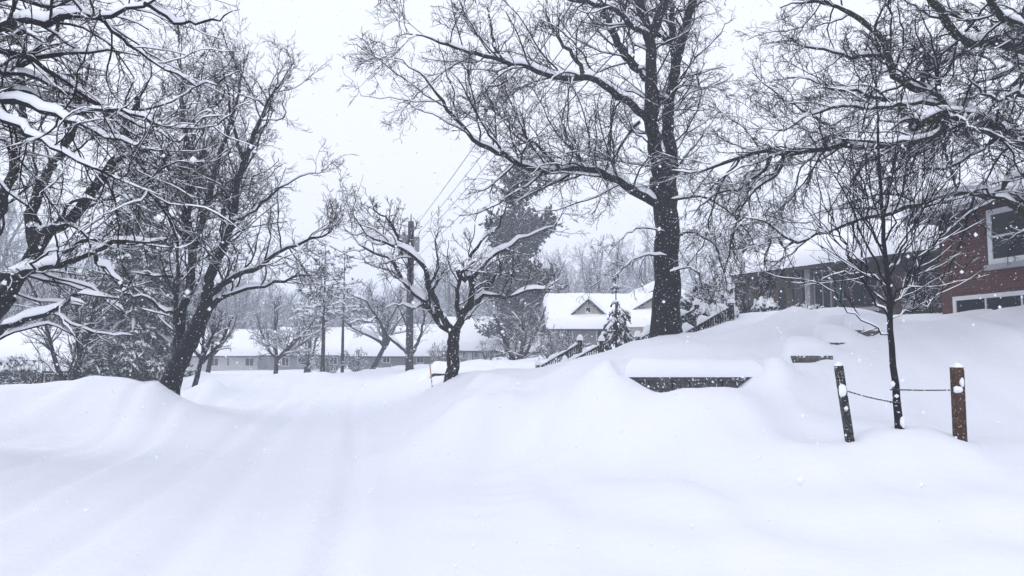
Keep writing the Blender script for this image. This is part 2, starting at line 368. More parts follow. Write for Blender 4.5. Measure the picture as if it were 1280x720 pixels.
def conifer(name, label, base, H, prof, seed, mat='needle', whorls=22, per=6, droop=.25, side=13, spw=.035, snow_amt=1.0, group=None, bare=.05, r0=.12, top_up=.25, clear=.04, sparse=1.0, cat='tree', sub=4):
    """prof(t) = crown half width in metres at relative height t."""
    rg = np.random.default_rng(seed); base = np.array(base, float)
    t = thing(name, label, cat, base, group)
    P0 = np.stack([base[0] + rg.normal(0, .004, 12).cumsum()*H*.3, base[1] + rg.normal(0, .004, 12).cumsum()*H*.3, base[2] - .2 + np.linspace(0, 1, 12)*(H + .2)], 1)
    R0 = r0*(1 - np.linspace(0, .93, 12)); npmesh('trunk', *rough_tube(P0, R0, 8, .05, seed), M['bark'], t)
    S0, D, L = [], [], []
    for wv in range(whorls):
        tt = clear + (1-clear) * (wv + rg.uniform(-.3, .3))/whorls; tt = min(max(tt, clear), .985)
        m = max(3, int(per*(1 if tt < .8 else .7))); a0 = rg.uniform(0, 6.28)
        for q in range(m):
            if rg.random() > sparse: continue
            a = a0 + q/m*6.28 + rg.normal(0, .15)
            S0.append([np.interp(tt*H, P0[:, 2]-base[2], P0[:, 0]), np.interp(tt*H, P0[:, 2]-base[2], P0[:, 1]), base[2] + tt*H + rg.normal(0, .01*H)])
            dz = top_up*1.6*tt - droop*(1-tt)*.6; D.append([math.cos(a), math.sin(a), dz]); L.append(max(.08, prof(tt)*rg.uniform(.75, 1.12)))
    S0, D, L = np.array(S0), np.array(D), np.array(L)
    P1, R1 = grow(S0, D, L, np.clip(L*.02, .006, .03), 7, .05, -droop*.22, .4, rg)
    lb = npmesh('branches', *tubes(P1, R1, 4), M['bark'], t)
    a = spawn(P1, R1, side, .12, 1.0, 48, .36, .10, .9, .5, .01, .005, rg, up=-.10)
    P2, R2 = grow(*a, 4, .09, -droop*.16, .5, rg)
    def spindle(P, wd):
        K = P.shape[1]; s = np.sin(np.linspace(.25, math.pi-.12, K))**.7; return np.tile(s*wd, (len(P), 1)) * rg.uniform(.7, 1.3, (len(P), 1))
    b = spawn(P2, R2, sub, .1, 1.0, 42, .5, .07, .35, .5, .01, .004, rg, up=-.06)
    P3, R3 = grow(*b, 3, .1, -droop*.12, .5, rg)
    parts = [tubes(P2, spindle(P2, spw), 4), tubes(P3, spindle(P3, spw*.8), 4), tubes(P1[:, 2:], spindle(P1[:, 2:], spw*1.1), 4)]
    fo = npmesh('foliage', *join(parts), M[mat], t, smooth=False)
    if snow_amt > 0:
        k = rg.random(len(P2)) < .75*snow_amt; R2s = spindle(P2, spw*1.15)
        sn = [snowcap(P2[k], R2s[k], 5, 1.1*snow_amt, seed, base=.012), snowcap(P1[:, 1:], spindle(P1[:, 1:], spw*1.5), 6, 1.1*snow_amt, seed+1, base=.02)]
        npmesh('snow', *join(sn), M['snow_soft'], fo)
    return t

# ------------------------------------------------------------------ box / prism helpers
class MB:
    def __init__(s): s.V = []; s.F = []
    def box(s, x0, x1, y0, y1, z0, z1):
        o = len(s.V); s.V += [(x0,y0,z0),(x1,y0,z0),(x1,y1,z0),(x0,y1,z0),(x0,y0,z1),(x1,y0,z1),(x1,y1,z1),(x0,y1,z1)]
        s.F += [[o+a for a in f] for f in ((0,3,2,1),(4,5,6,7),(0,1,5,4),(1,2,6,5),(2,3,7,6),(3,0,4,7))]; return s
    def bar(s, a, b, wd, th, upv=(0, 0, 1)):
        a, b = np.array(a, float), np.array(b, float); T = nrm(b-a); h = nrm(np.cross(T, upv)); n = np.cross(h, T); o = len(s.V)
        for c in (a, b):
            for sx, sy in ((-1,-1),(1,-1),(1,1),(-1,1)): s.V.append(tuple(c + h*sx*wd/2 + n*sy*th/2))
        s.F += [[o+i for i in f] for f in ((0,1,2,3),(7,6,5,4),(0,4,5,1),(1,5,6,2),(2,6,7,3),(3,7,4,0))]; return s
    def prism(s, poly, y0, y1):           # poly in (x, z)
        o = len(s.V); n = len(poly); s.V += [(x, y0, z) for x, z in poly] + [(x, y1, z) for x, z in poly]
        s.F += [[o+i for i in range(n)], [o+n+i for i in reversed(range(n))]] + [[o+i, o+n+i, o+n+(i+1)%n, o+(i+1)%n] for i in range(n)]; return s
    def cyl(s, c, r, z0, z1, n=14, r1=None):
        o = len(s.V); r1 = r if r1 is None else r1
        s.V += [(c[0]+r*math.cos(i/n*6.2832), c[1]+r*math.sin(i/n*6.2832), z0) for i in range(n)] + [(c[0]+r1*math.cos(i/n*6.2832), c[1]+r1*math.sin(i/n*6.2832), z1) for i in range(n)]
        s.F += [[o+n-1-i for i in range(n)], [o+n+i for i in range(n)]] + [[o+i, o+(i+1)%n, o+n+(i+1)%n, o+n+i] for i in range(n)]; return s
    def build(s, name, mat, parent=None, bevel=0.0, smooth=False):
        me = bpy.data.meshes.new(name); me.from_pydata([tuple(float(c) for c in v) for v in s.V], [], s.F); me.update(); me.materials.append(mat)
        if smooth:
            for p in me.polygons: p.use_smooth = True
        o = put(bpy.data.objects.new(name, me), parent)
        if bevel:
            b = o.modifiers.new('bevel', 'BEVEL'); b.width = bevel; b.segments = 2
        return o
def grid_faces(nu, nv):
    i = np.arange(nu-1)[:, None]*nv; j = np.arange(nv-1)[None, :]; a = (i + j).ravel()
    return np.stack([a, a+nv, a+nv+1, a+1], 1)
def fsnoise(x, y, seed, s=1.0, oct=4):
    """cheap smooth 2-D noise from sines"""
    r = np.random.default_rng(seed); o = np.zeros_like(x)
    for k in range(oct):
        f = s * 1.9**k; 
        for q in range(3):
            a = r.uniform(0, 6.28); ph = r.uniform(0, 6.28); o += np.sin((x*math.cos(a) + y*math.sin(a))*f*r.uniform(.7, 1.3) + ph + 1.3*np.sin(y*f*.37+ph)) / 1.8**k / 3
    return o
def snow_pad(name, fz, x0, x1, y0, y1, th, parent, seed=0, rnd=.3, nu=60, nv=40, mat='snow_roof', over=.1, lump=.05, world=False, under=.03):
    """Rounded cushion of snow over the surface z = fz(x, y) on a rectangle (local coordinates)."""
    a = np.linspace(0, 1, nu); b = np.linspace(0, 1, nv)
    a = .5 - .5*np.cos(a*math.pi); b = .5 - .5*np.cos(b*math.pi)
    X, Y = np.meshgrid(x0 - over + a*(x1-x0+2*over), y0 - over + b*(y1-y0+2*over), indexing='ij')
    e = np.minimum(np.minimum(X-(x0-over), (x1+over)-X), np.minimum(Y-(y0-over), (y1+over)-Y)); q = np.clip(e/rnd, 0, 1)
    prof = np.sqrt(np.clip(1-(1-q)**2, 0, 1))
    cx = np.clip(X, x0, x1); cyy = np.clip(Y, y0, y1); base = fz(cx, cyy)
    Z = base + th*prof*(1 + lump*2*fsnoise(X, Y, seed, 1.6)) - under*(1-prof) 
    V = np.stack([X.ravel(), Y.ravel(), Z.ravel()], 1); F = grid_faces(nu, nv)
    # underside
    Zb = base - under; Vb = np.stack([X.ravel(), Y.ravel(), Zb.ravel()], 1); Fb = grid_faces(nu, nv)[:, ::-1] + len(V)
    return npmesh(name, np.concatenate([V, Vb]), np.concatenate([F, Fb]), M[mat], parent, True, world)

# ------------------------------------------------------------------ the ground: one sheet through measured heights
CP = []
def c3(x, y, z): CP.append((x, y, z))
def cpx(px, py, Y): p = at(px, py, Y); CP.append((p[0], p[1], p[2]))
for v in [(-12,-6,.3),(-5,-6,0),(0,-6,0),(5,-6,.4),(12,-6,1.6),(-6,2,.03),(-3,2,0),(0,2,0),(3,2,.08),(6,2,.5),(11,2,1.7),(-13,2,.7),(-14,8,.9),
          (-3,6,0),(0,6,.0),(2.5,6,.05),(5,6,.25),(9,6,1.3),(-7,7,.02),(-5,10,0),(-2,9,0),(11.5,9,2.2),(12.5,12,2.8),(14,18,3.1)]: c3(*v)
for v in [(0,484,17),(60,482,18),(150,480,18.5),(205,484,18),(212,489,17.3),(190,486,17),(260,474,24),(330,470,30),(400,467,38),(-80,480,16),
          (0,560,13),(100,540,15.5),(200,508,20),(300,490,26),(380,482,34),(470,544,16),(460,486,30),(455,471,42),(300,565,14),(400,509,22),
          (600,469,16.3),(612,474,17.5),(600,500,13.2),(640,560,12.6),(565,474,19),(545,484,22),(575,500,16),(540,520,16.5),(505,470,32),(462,464,44),
          (660,480,16.5),(668,486,14.6),(700,459,15.5),(715,454,16.5),(700,560,12),(800,560,11.5),(640,620,9.5),(850,620,9),(1000,605,9),(900,545,10.8),
          (1063,556,9.9),(1125,546,10.05),(1200,563,9.4),(1280,588,8.6),(750,502,12.4),(850,492,12.2),(700,492,13.4),(930,490,12.0),(960,520,11.2),
          (1030,548,10.9),(1100,530,11.1),(1180,548,10.9),(1260,545,10.6),(1100,505,12.3),(1200,500,12),(1280,498,11.6),(1000,500,12.2),(985,462,13.0),
          (750,456,12.9),(775,457,12.95),(788,471,12.9),(865,484,12.75),(942,469,12.9),(955,456,12.95),(975,452,12.9),
          (860,462,13.6),(800,462,13.6),(930,460,13.6),(860,444,15),(930,440,15.2),(780,445,15.5),
          (1000,454,13.5),(1030,441,14.0),(1062,425,14.5),(1130,411,15),(1200,403,15.4),(1260,393,15),(1300,388,15),
          (830,422,17),(900,419,17.3),(780,434,17),(740,449,16.6),(960,406,17.3),(1010,403,17.6),(1060,400,18),(1110,404,18),
          (1175,392,19),(1000,404,25),(1100,399,23),(1210,389,17.5),
          (645,449,38),(700,441,40),(620,447,46),(600,453,33),(660,466,25),(680,465,22.8),(720,457,22.8),(755,447,23),(800,434,22),(850,423,21.5),(915,395,21.5),
          (640,462,30),(780,430,30),(850,415,38),(530,468,32),(545,458,40),(580,452,42),
          (463,464,52),(400,466,50),(343,469,46),(260,469,50),(80,483,30),(160,478,28),(20,486,26),(500,456,60)]: cpx(*v)
for (px_, Yr, zr) in [(440,12,.03),(350,14,.04),(500,14,.12),(440,14,.05),(250,18,.62),(350,18,.16),(440,18,.12),(500,18,.32),(300,20,.38),(360,21,.2),(440,21,.19),(510,21,.5),(250,24,.72),(300,24,.42),(360,24,.30),(440,24,.26),(510,25,.52),
                      (360,28,.38),(440,28,.33),(500,28,.55),(400,33,.42),(460,35,.45),(400,44,.6)]: c3((px_-640)/FPX*Yr, Yr, zr)
for v in [(-30,30,.6),(-60,60,.7),(-40,80,.1),(0,85,.4),(30,80,2.5),(60,60,4),(40,35,4),(-120,120,2),(0,150,1.5),(120,120,4),(-60,0,1.5),(60,0,4),(-300,300,2),(0,320,2),(300,300,4),(-300,-60,2),(300,-60,4),(0,-60,.5),
          (-25,12,1.0),(-20,3,1.0)]: c3(*v)
CPa = np.array(CP); Cxy = CPa[:, :2]
def _phi(r): return np.where(r > 1e-6, r*r*np.log(np.maximum(r, 1e-6)), 0)
_sc = 10.0
def _warp(q):      # compress distance so far control points do not swing the near field
    x, y = q[:, 0], q[:, 1]; return np.stack([np.arcsinh(x/_sc)*_sc, np.arcsinh((y-10)/_sc)*_sc], 1)
Wc = _warp(Cxy); n_ = len(Wc)
A = np.zeros((n_+3, n_+3)); A[:n_, :n_] = _phi(np.linalg.norm(Wc[:, None]-Wc[None], axis=2)) + np.eye(n_)*.0015
A[:n_, n_] = 1; A[:n_, n_+1:] = Wc; A[n_, :n_] = 1; A[n_+1:, :n_] = Wc.T
sol = np.linalg.solve(A, np.concatenate([CPa[:, 2], [0, 0, 0]]))
WALLX = (at(786, 470, 13)[0], at(948, 470, 13)[0])
def sstep(a, b, x): t = np.clip((x-a)/(b-a), 0, 1); return t*t*(3-2*t)
TB = [(at(833, 428, 18)[0], 18.0), (at(208, 490, 17.5)[0], 17.5), (at(564, 478, 18.5)[0], 18.5), (at(1064, 560, 9.8)[0], 9.8), (at(1200, 565, 9.5)[0], 9.5)]
def ground(x, y, detail=True):
    x = np.atleast_1d(np.asarray(x, float)); y = np.atleast_1d(np.asarray(y, float)); out = np.empty(len(x))
    for i in range(0, len(x), 20000):
        q = np.stack([x[i:i+20000], y[i:i+20000]], 1); Wq = _warp(q)
        out[i:i+20000] = _phi(np.linalg.norm(Wq[:, None]-Wc[None], axis=2)) @ sol[:n_] + sol[n_] + Wq @ sol[n_+1:]
    if detail:
        s = x + .19*y; road = sstep(-7.5, -5.5, s)*(1-sstep(1.0, 2.6, s))*(1-sstep(30, 50, y))
        lane = np.zeros_like(s)
        for c, wd, dp in ((-.35, .16, .034), (-1.95, .2, .024), (-2.9, .16, .02), (-4.4, .2, .026), (-5.3, .14, .016)):
            c2 = c + .10*np.sin(y*.23 + c*3); lane -= dp*np.exp(-((s-c2)/wd)**2) - dp*.5*np.exp(-((s-c2-wd*1.9)/wd)**2) - dp*.4*np.exp(-((s-c2+wd*1.9)/wd)**2)
        out = out + road*lane*2.4
        out = out + .016*fsnoise(x*.6+s, y*.35, 3, 2.2, 4)*(1 + 1.6*(1-road)) + .05*(1-road)*fsnoise(x, y, 5, .55, 3)*np.clip(1-np.abs(y-14)/60, .2, 1)
        # wind-drift ridges flowing round the right-hand bank
        rr = np.hypot(x-4.5, (y-13)*1.0); wv = sstep(.8, 3.0, s)*np.exp(-((y-8.0)/3.2)**2)
        out = out + wv*.034*np.sin(rr*4.2 + .8*np.sin(x*.9) + 1.1*np.sin(y*.7))
        # the mound at the foot of the staked sapling
        c = at(1128, 545, 9.8); out = out + .10*np.exp(-(((x-c[0]-.1)/.55)**2 + ((y-c[1]-.1)/.5)**2))
        # the near bank on the right stands in front of a trough, with heaped snow behind it
        yc = np.interp(x, [3.6, 5.26, 6.6, 7.9, 10.2, 12], [11.6, 13.6, 14.6, 15.0, 15.5, 15.6]); d = y - yc; wx = sstep(4.2, 5.6, x)*(1-sstep(10.5, 12, x))
        out = out + wx*(.12*np.exp(-((d+.1)/.4)**2) - .48*np.exp(-((d-.75)/.45)**2))
        for (hx, hy, rx_, ry_, a_) in ((6.9, 17.0, 1.0, .6, .36), (8.3, 17.1, .8, .5, .24), (5.7, 16.3, .95, .65, .26), (9.9, 16.4, .7, .5, .20), (4.1, 15.4, 1.3, .5, .10), (2.6, 15.6, 1.3, .6, .08)):
            q_ = ((x-hx)/rx_)**2 + ((y-hy)/ry_)**2; out = out + a_*np.exp(-q_**1.5)
        # ploughed lumps along both edges of the street
        edge = np.exp(-((s-2.3)/.8)**2) + np.exp(-((s+6.8)/.9)**2); out = out + edge*(.10*fsnoise(x, y, 9, 2.1, 4) + .05)*np.clip((y-8)/4, 0, 1)*(1-sstep(35, 50, y))
        for (tx, ty) in TB: out = out + .07*np.exp(-((x-tx)**2 + (y-ty)**2)/.35)
        c = at(553, 462, 30.8); out = out + .26*np.exp(-(((x-c[0])/1.3)**2 + ((y-c[1])/.8)**2)**1.3)
        # old slush lumps at the left kerb and a trampled dent on the right
        c = at(160, 527, 18.5)
        for dx, dy, a_ in ((0, 0, .10), (.7, .3, .07), (-.6, .1, .06), (-.2, -.9, -.08), (.9, -.6, -.06)): out = out + a_*np.exp(-(((x-c[0]-dx)/.35)**2 + ((y-c[1]-dy)/.4)**2))
        c = at(600, 640, 8.7)
        for dx, dy, a_ in ((0, 0, -.06), (.1, .7, -.05), (-.1, -.7, -.05), (.15, 1.5, -.045), (.2, 2.3, -.04)): out = out + a_*np.exp(-(((x-c[0]-dx)/.3)**2 + ((y-c[1]-dy)/.28)**2))
        # behind the retaining wall the bank stands level with its top
        inw = sstep(WALLX[0]-.5, WALLX[0]+.1, x)*(1-sstep(WALLX[1]-.1, WALLX[1]+.5, x))*sstep(13.12, 13.3, y)*(1-sstep(14.2, 15, y))
        xm = (x-(WALLX[0]+WALLX[1])/2 + .1)/((WALLX[1]-WALLX[0])/2)
        fl = 1.51 - .42*np.clip(1-np.abs(xm)**2.2, 0, 1)*(1 + .22*np.sin(x*5.1+.6)); fr = sstep(12.2, 12.9, y)*(1-sstep(13.08, 13.2, y))*(np.abs(xm) < 1.12)
        out = np.where(fr > 0, np.minimum(out, fl*fr + np.maximum(out, fl)*(1-fr)), out)
        inw = sstep(WALLX[0]-.9, WALLX[0]-.1, x)*(1-sstep(WALLX[1]+.1, WALLX[1]+.9, x))*sstep(13.15, 13.7, y)*(1-sstep(14.6, 16, y))
        out = np.maximum(out, 1.74*inw + out*(1-inw))
        for (px, py, Yq, wl_, hgt) in STEPS:
            p = at(px, py, Yq); tgt = p[2] + hgt + .36 - .10*np.clip(np.abs(x-p[0]-wl_/2)/wl_, 0, 2)**2
            front = sstep(p[1]+.02, p[1]+.20, y); side = sstep(p[0]-.22, p[0]+.05, x)*(1-sstep(p[0]+wl_+.1, p[0]+wl_+1.0, x)); back = 1-sstep(p[1]+1.2, p[1]+2.4, y)
            out = out + front*side*back*np.maximum(0, tgt-out)
            low = (sstep(p[1]-.5, p[1]-.2, y)*(1-sstep(p[1], p[1]+.03, y)))*sstep(p[0]-.3, p[0], x)*(1-sstep(p[0]+wl_*.7, p[0]+wl_+.2, x))
            out = out + low*np.minimum(0, p[2]-out)
    return out
STEPS = ((1062, 423, 14.7, .62, .16), (1024, 438, 14.1, .50, .15), (990, 453.5, 13.5, .50, .13))
def gz(x, y): return float(ground([x], [y])[0])
def axis(lo, hi, c, near, n):
    t = np.linspace(-1, 1, n); k = 5.2; s = np.sinh(k*t)/math.sinh(k); v = np.where(s < 0, c + s*(c-lo), c + s*(hi-c)); return v
xs = np.concatenate([-np.geomspace(450, 14, 50)[:-1], np.arange(-14, 14, .11), np.geomspace(14, 450, 50)])
ys = np.concatenate([-np.geomspace(80, 3, 14)[:-1], np.arange(-3, 26, .11), np.geomspace(26, 60, 90)[0:], np.geomspace(61, 800, 46)])
X, Y = np.meshgrid(xs, ys, indexing='ij'); Z = ground(X.ravel(), Y.ravel())
g = npmesh('snow_ground', np.stack([X.ravel(), Y.ravel(), Z], 1), grid_faces(len(xs), len(ys)), M['snow']); tag(g, kind='structure')

# ------------------------------------------------------------------ haze
HZ = MB().box(-470, 470, -90, 830, float(Z.min())-1, 30).build('haze', M['snow']); tag(HZ, kind='stuff')
hm = bpy.data.materials.new('haze_air'); hm.use_nodes = True; hn = hm.node_tree; hn.nodes.clear()
pv = hn.nodes.new('ShaderNodeVolumePrincipled'); ho = hn.nodes.new('ShaderNodeOutputMaterial'); hn.links.new(pv.outputs[0], ho.inputs['Volume'])
pv.inputs['Color'].default_value = (.86, .91, 1, 1); pv.inputs['Density'].default_value = .0035; pv.inputs['Anisotropy'].default_value = .2
HZ.data.materials.clear(); HZ.data.materials.append(hm)

# ------------------------------------------------------------------ houses
def window(parent, x0, x1, z0, z1, y=-.0, frame=.07, bars=(1, 1), mat='trim', sill=True):
    """A window on the parent's front wall (local y=0, facing -y); frame part with pane and sill below it."""
    f = MB(); f.box(x0, x1, y-.05, y+.02, z1-frame, z1); f.box(x0, x1, y-.05, y+.02, z0, z0+frame); f.box(x0, x0+frame, y-.05, y+.02, z0+frame, z1-frame); f.box(x1-frame, x1, y-.05, y+.02, z0+frame, z1-frame)
    for k in range(1, bars[0]): c = x0 + (x1-x0)*k/bars[0]; f.box(c-.02, c+.02, y-.04, y+.01, z0+frame, z1-frame)
    for k in range(1, bars[1]): c = z0 + (z1-z0)*k/bars[1]; f.box(x0+frame, x1-frame, y-.045, y+.01, c-.025, c+.025)
    o = f.build('window', M[mat], parent); MB().box(x0+frame*.5, x1-frame*.5, y-.02, y-.008, z0+frame*.5, z1-frame*.5).build('pane', M['glass'], o)
    if sill: MB().box(x0-.08, x1+.08, y-.12, y-.003, z0-.13, z0-.002).build('sill', M['soffit'], o, .01)
    return o
def house(name, label, loc, rz, wd, dp, zb, ze, pitch, wall, kind='hip', snow=.5, over=.5, windows=(), chim=None, seed=0, gable_mat=None, fascia='trim_dark', cat='house'):
    """Local frame: front wall along x at y=0 facing -y, depth towards +y; z in world heights."""
    t = thing(name, label, cat, (loc[0], loc[1], zb), rz=rz); ze_ = ze - zb
    w_ = MB().box(0, wd, 0, dp, -1.5, ze_)
    if kind == 'gable':      # ridge along x, gables on the two sides
        pk = pitch*dp/2
        for xx in (0.002, wd-.152):
            o = len(w_.V); w_.V += [(xx,0,ze_),(xx,dp,ze_),(xx,dp/2,ze_+pk),(xx+.15,0,ze_),(xx+.15,dp,ze_),(xx+.15,dp/2,ze_+pk)]
            w_.F += [[o,o+2,o+1],[o+3,o+4,o+5],[o,o+3,o+5,o+2],[o+1,o+2,o+5,o+4]]
    if kind == 'front':      # ridge along y, gable facing the front
        pk = pitch*wd/2; w_.prism([(0, ze_), (wd, ze_), (wd/2, ze_+pk)], .002, dp-.002)
    w_.build('wall', M[wall], t)
    def fz(x, y):
        dx = np.minimum(x+over, wd+over-x); dy = np.minimum(y+over, dp+over-y)
        d = {'hip': np.minimum(dx, dy), 'gable': dy, 'front': dx}[kind]
        return ze_ - over*pitch + pitch*np.maximum(d, 0) + .10
    # roof shell
    nu, nv = 41, 41; a, b = np.linspace(-over, wd+over, nu), np.linspace(-over, dp+over, nv); Xg, Yg = np.meshgrid(a, b, indexing='ij'); Zt = fz(Xg, Yg)
    V = np.concatenate([np.stack([Xg.ravel(), Yg.ravel(), Zt.ravel()], 1), np.stack([Xg.ravel(), Yg.ravel(), Zt.ravel()-.16], 1)])
    F = grid_faces(nu, nv); N0 = nu*nv
    rim = [i*nv for i in range(nu)] + [(nu-1)*nv+j for j in range(1, nv)] + [i*nv+nv-1 for i in range(nu-2, -1, -1)] + [j for j in range(nv-2, 0, -1)]
    sk = np.array([[rim[i], rim[(i+1) % len(rim)], rim[(i+1) % len(rim)]+N0, rim[i]+N0] for i in range(len(rim))])
    ro = npmesh('roof', V, np.concatenate([F, F[:, ::-1]+N0, sk]), M[fascia], t, False, False)
    snow_pad('roof_snow', fz, -over, wd+over, -over, dp+over, snow, ro, seed, .34, 70, 50, over=.06)
    for wn in windows: window(t, *wn[:4], **(wn[4] if len(wn) > 4 else {}))
    if chim:
        cx, cyy, cw, ch = chim; zz = float(fz(np.array(cx), np.array(cyy)))
        c = MB().box(cx-cw, cx+cw, cyy-cw, cyy+cw, zz-.5, zz+ch).build('chimney', M['brick_brown'], ro); snow_pad('snow', lambda x, y: np.full_like(x, zz+ch), cx-cw, cx+cw, cyy-cw, cyy+cw, .25, c, seed, .15, 16, 16, over=.03)
    return t

# house 1: red brick, its street wall runs away from the camera on the right
c1 = at(1175, 330, 18.5); d1 = nrm(np.array([-.2, 1.0])); L1len = 11.0
# local x axis must run so that the front (-y local) faces the street: x_local from far corner towards the camera
rz1 = math.atan2(-d1[1], -d1[0])
ez1 = at(1175, 262, 18.5)[2]
h1 = house('brick_house', 'red brick house with white framed windows and snow covered roof at right edge', (c1[0], c1[1]), rz1, L1len, 9, 2.6, ez1, .42, 'brick', 'hip', .5, .55, fascia='soffit',
           windows=(), seed=3)
def wl(px, Yc=None):   # local x on the wall where photo column px meets it
    u = (px-640)/FPX/ (cp - 0*sp); 
    # exact for rays near the horizon: x = u' * Y
    u = (px-640)/FPX*1.0
    # wall points: c1 + (0.2,-1)/norm * s ; solve x = u*Y
    e = -d1; return (u*c1[1] - c1[0]) / (e[0] - u*e[1])
def zl(px, py):
    s = wl(px); Yp = c1[1] - d1[1]*s; return at(px, py, Yp)[2] - 2.6
x0 = wl(1242); window(h1, x0, x0+1.25, zl(1245, 331), zl(1245, 263), bars=(1, 2), frame=.12)
window(h1, wl(1194), wl(1194)+2.9, zl(1196, 398)-.4, zl(1196, 371), bars=(3, 1), sill=False, frame=.10)
window(h1, 5.5, 7.3, 1.5, 2.9, bars=(2, 1)); 

# house 2: brown bungalow behind the sapling
p2 = at(1186, 330, 21.5); q2 = at(918, 330, 29.5)
d2 = nrm((q2-p2)[:2]); L2len = float(np.linalg.norm((q2-p2)[:2])); rz2 = math.atan2(-d2[1], -d2[0])
ZB2 = 3.0; ez2 = 5.05
h2 = house('bungalow', 'low brown brick bungalow with arched doorway under thick roof snow behind the young tree', (q2[0], q2[1]), rz2, L2len+2, 8, ZB2, ez2, .42, 'brick_brown', 'hip', .55, .6, windows=(), seed=5, chim=(5.2, 4.2, .35, .7))
def on2(px):           # local x from the far (left) corner
    u = (px-640)/FPX; e = -d2; return (u*q2[1]-q2[0])/(e[0]-u*e[1])
eh = ez2 - ZB2
st_ = MB().box(.0, on2(1046), -.10, -.003, -.5, eh-.05); st_.build('stone_facing', M['stone_tan'], h2)
# arched door with surround
ax0, ax1 = on2(970), on2(997); axc = (ax0+ax1)/2; ar = (ax1-ax0)/2
def arch(x0, x1, zs, n=12): r = (x1-x0)/2; c = (x0+x1)/2; return [(x0, -.4), (x1, -.4)] + [(c + r*math.cos(math.pi*i/n), zs + r*math.sin(math.pi*i/n)) for i in range(n+1)]
sf = MB().prism(arch(ax0-.12, ax1+.12, 1.05), -.16, -.102).build('door_surround', M['trim_dark'], h2)
dr = MB().prism(arch(ax0, ax1, 1.05), -.19, -.165).build('door', M['door'], h2); MB().prism(arch(axc-.16, axc+.16, 1.1), -.21, -.192).build('pane', M['glass'], dr)
MB().box(on2(1003), on2(1012), -.30, -.102, -.4, eh-.08).build('porch_post', M['trim_dark'], h2)
MB().box(on2(1014), on2(1020), -.26, -.102, -.4, eh-.25).build('porch_post', M['soffit'], h2)
window(h2, on2(1022), on2(1045), .15, eh-.35, y=-.10, bars=(2, 1), mat='metal', sill=False)
MB().box(on2(1048), on2(1058), -.07, -.003, -.2, eh-.45).build('shutter', M['green'], h2)
window(h2, on2(1066), on2(1100), .35, eh-.5, bars=(2, 1), mat='wood_dark'); window(h2, on2(1135), on2(1168), .35, eh-.55, bars=(2, 1), mat='wood_dark')
MB().box(on2(1112), on2(1186), -.05, -.003, eh-.32, eh-.06).build('fascia_board', M['trim_dark'], h2)

# house 3: the pale gabled house beyond the stairs
def front_house(name, label, px0, px1, Y, py_e, py_b, kind, pitch, wall, dp=8, snow=.5, wins=(), over=.5, seed=0, chim=None, rz=0.0, fascia='trim_dark'):
    a = at(px0, py_e, Y); b = at(px1, py_e, Y); zb = at(px0, py_b, Y)[2]
    t = house(name, label, (a[0], Y), rz, b[0]-a[0], dp, zb, a[2], pitch, wall, kind, snow, over, (), chim, seed, fascia=fascia)
    for (x0, x1, y0, y1) in wins: window(t, (x0-px0)/FPX*Y, (x1-px0)/FPX*Y, at(0, y1, Y)[2]-zb, at(0, y0, Y)[2]-zb, bars=(2, 1), sill=False)
    return t
h3 = front_house('gabled_house', 'pale house with snowy roof and small gable dormer beyond the small spruce', 694, 822, 44, 408, 436, 'gable', .47, 'siding_grey', 7, .55, ((700, 716, 411, 426), (745, 762, 411, 426)), seed=8)
# dormer and cross gable of house 3 (local metres)
k3 = 44/FPX
def dormer(t, cx, wd, y0, z0, h, depth, mat, win=True, name='dormer'):
    d = MB(); d.prism([(cx-wd/2, z0-1.2), (cx+wd/2, z0-1.2), (cx+wd/2, z0), (cx, z0+h), (cx-wd/2, z0)], y0, y0+depth); o = d.build(name, M[mat], t)
    tr = MB(); s_ = h/(wd/2); ov = .18
    for sg in (-1, 1): tr.bar((cx, y0-.10, z0+h+.06), (cx+sg*(wd/2+ov), y0-.10, z0-ov*s_+.06), .2, .14)
    tr.build('gable_trim', M['wood_dark'], o)
    if win:
        f = MB().box(cx-.17, cx+.17, y0-.06, y0-.003, z0+h*.05, z0+h*.55).build('window', M['trim'], o); MB().box(cx-.12, cx+.12, y0-.075, y0-.062, z0+h*.05+.05, z0+h*.55-.05).build('pane', M['glass'], o)
    # snow on its two slopes
    def fz(x, y): return z0 + h + .12 - s_*np.abs(x-cx)
    snow_pad('dormer_snow', fz, cx-wd/2-ov, cx+wd/2+ov, y0-.12, y0+depth, .38, o, 3, .22, 31, 20, over=.03)
    return o
zb3 = at(694, 436, 44)[2]; zz = lambda py: at(0, py, 44)[2]-zb3
dormer(h3, (736-694)*k3, 36*k3, .3, zz(392), zz(376)-zz(392), 3.5, 'siding_beige')
dormer(h3, (815-694)*k3, 64*k3, -.3, zz(394), zz(375)-zz(394), 4, 'siding_beige', False, 'cross_gable')
# wing below the cross gable with its own snowy lean-to
o_ = MB().box((768-694)*k3, (822-694)*k3, -2.2, -.02, -1.5, zz(408)).build('side_wing', M['siding_beige'], h3)
snow_pad('side_wing_snow', lambda x, y: zz(408) + (y+2.2)*.28, (766-694)*k3, (826-694)*k3, -2.5, .0, .5, o_, 4, .3, 40, 20)
front_house('far_gabled_house', 'snow roofed house peeking out just left of the thick trunk', 800, 850, 56, 372, 420, 'front', .5, 'siding_beige', 8, .6, seed=9, rz=0.0)

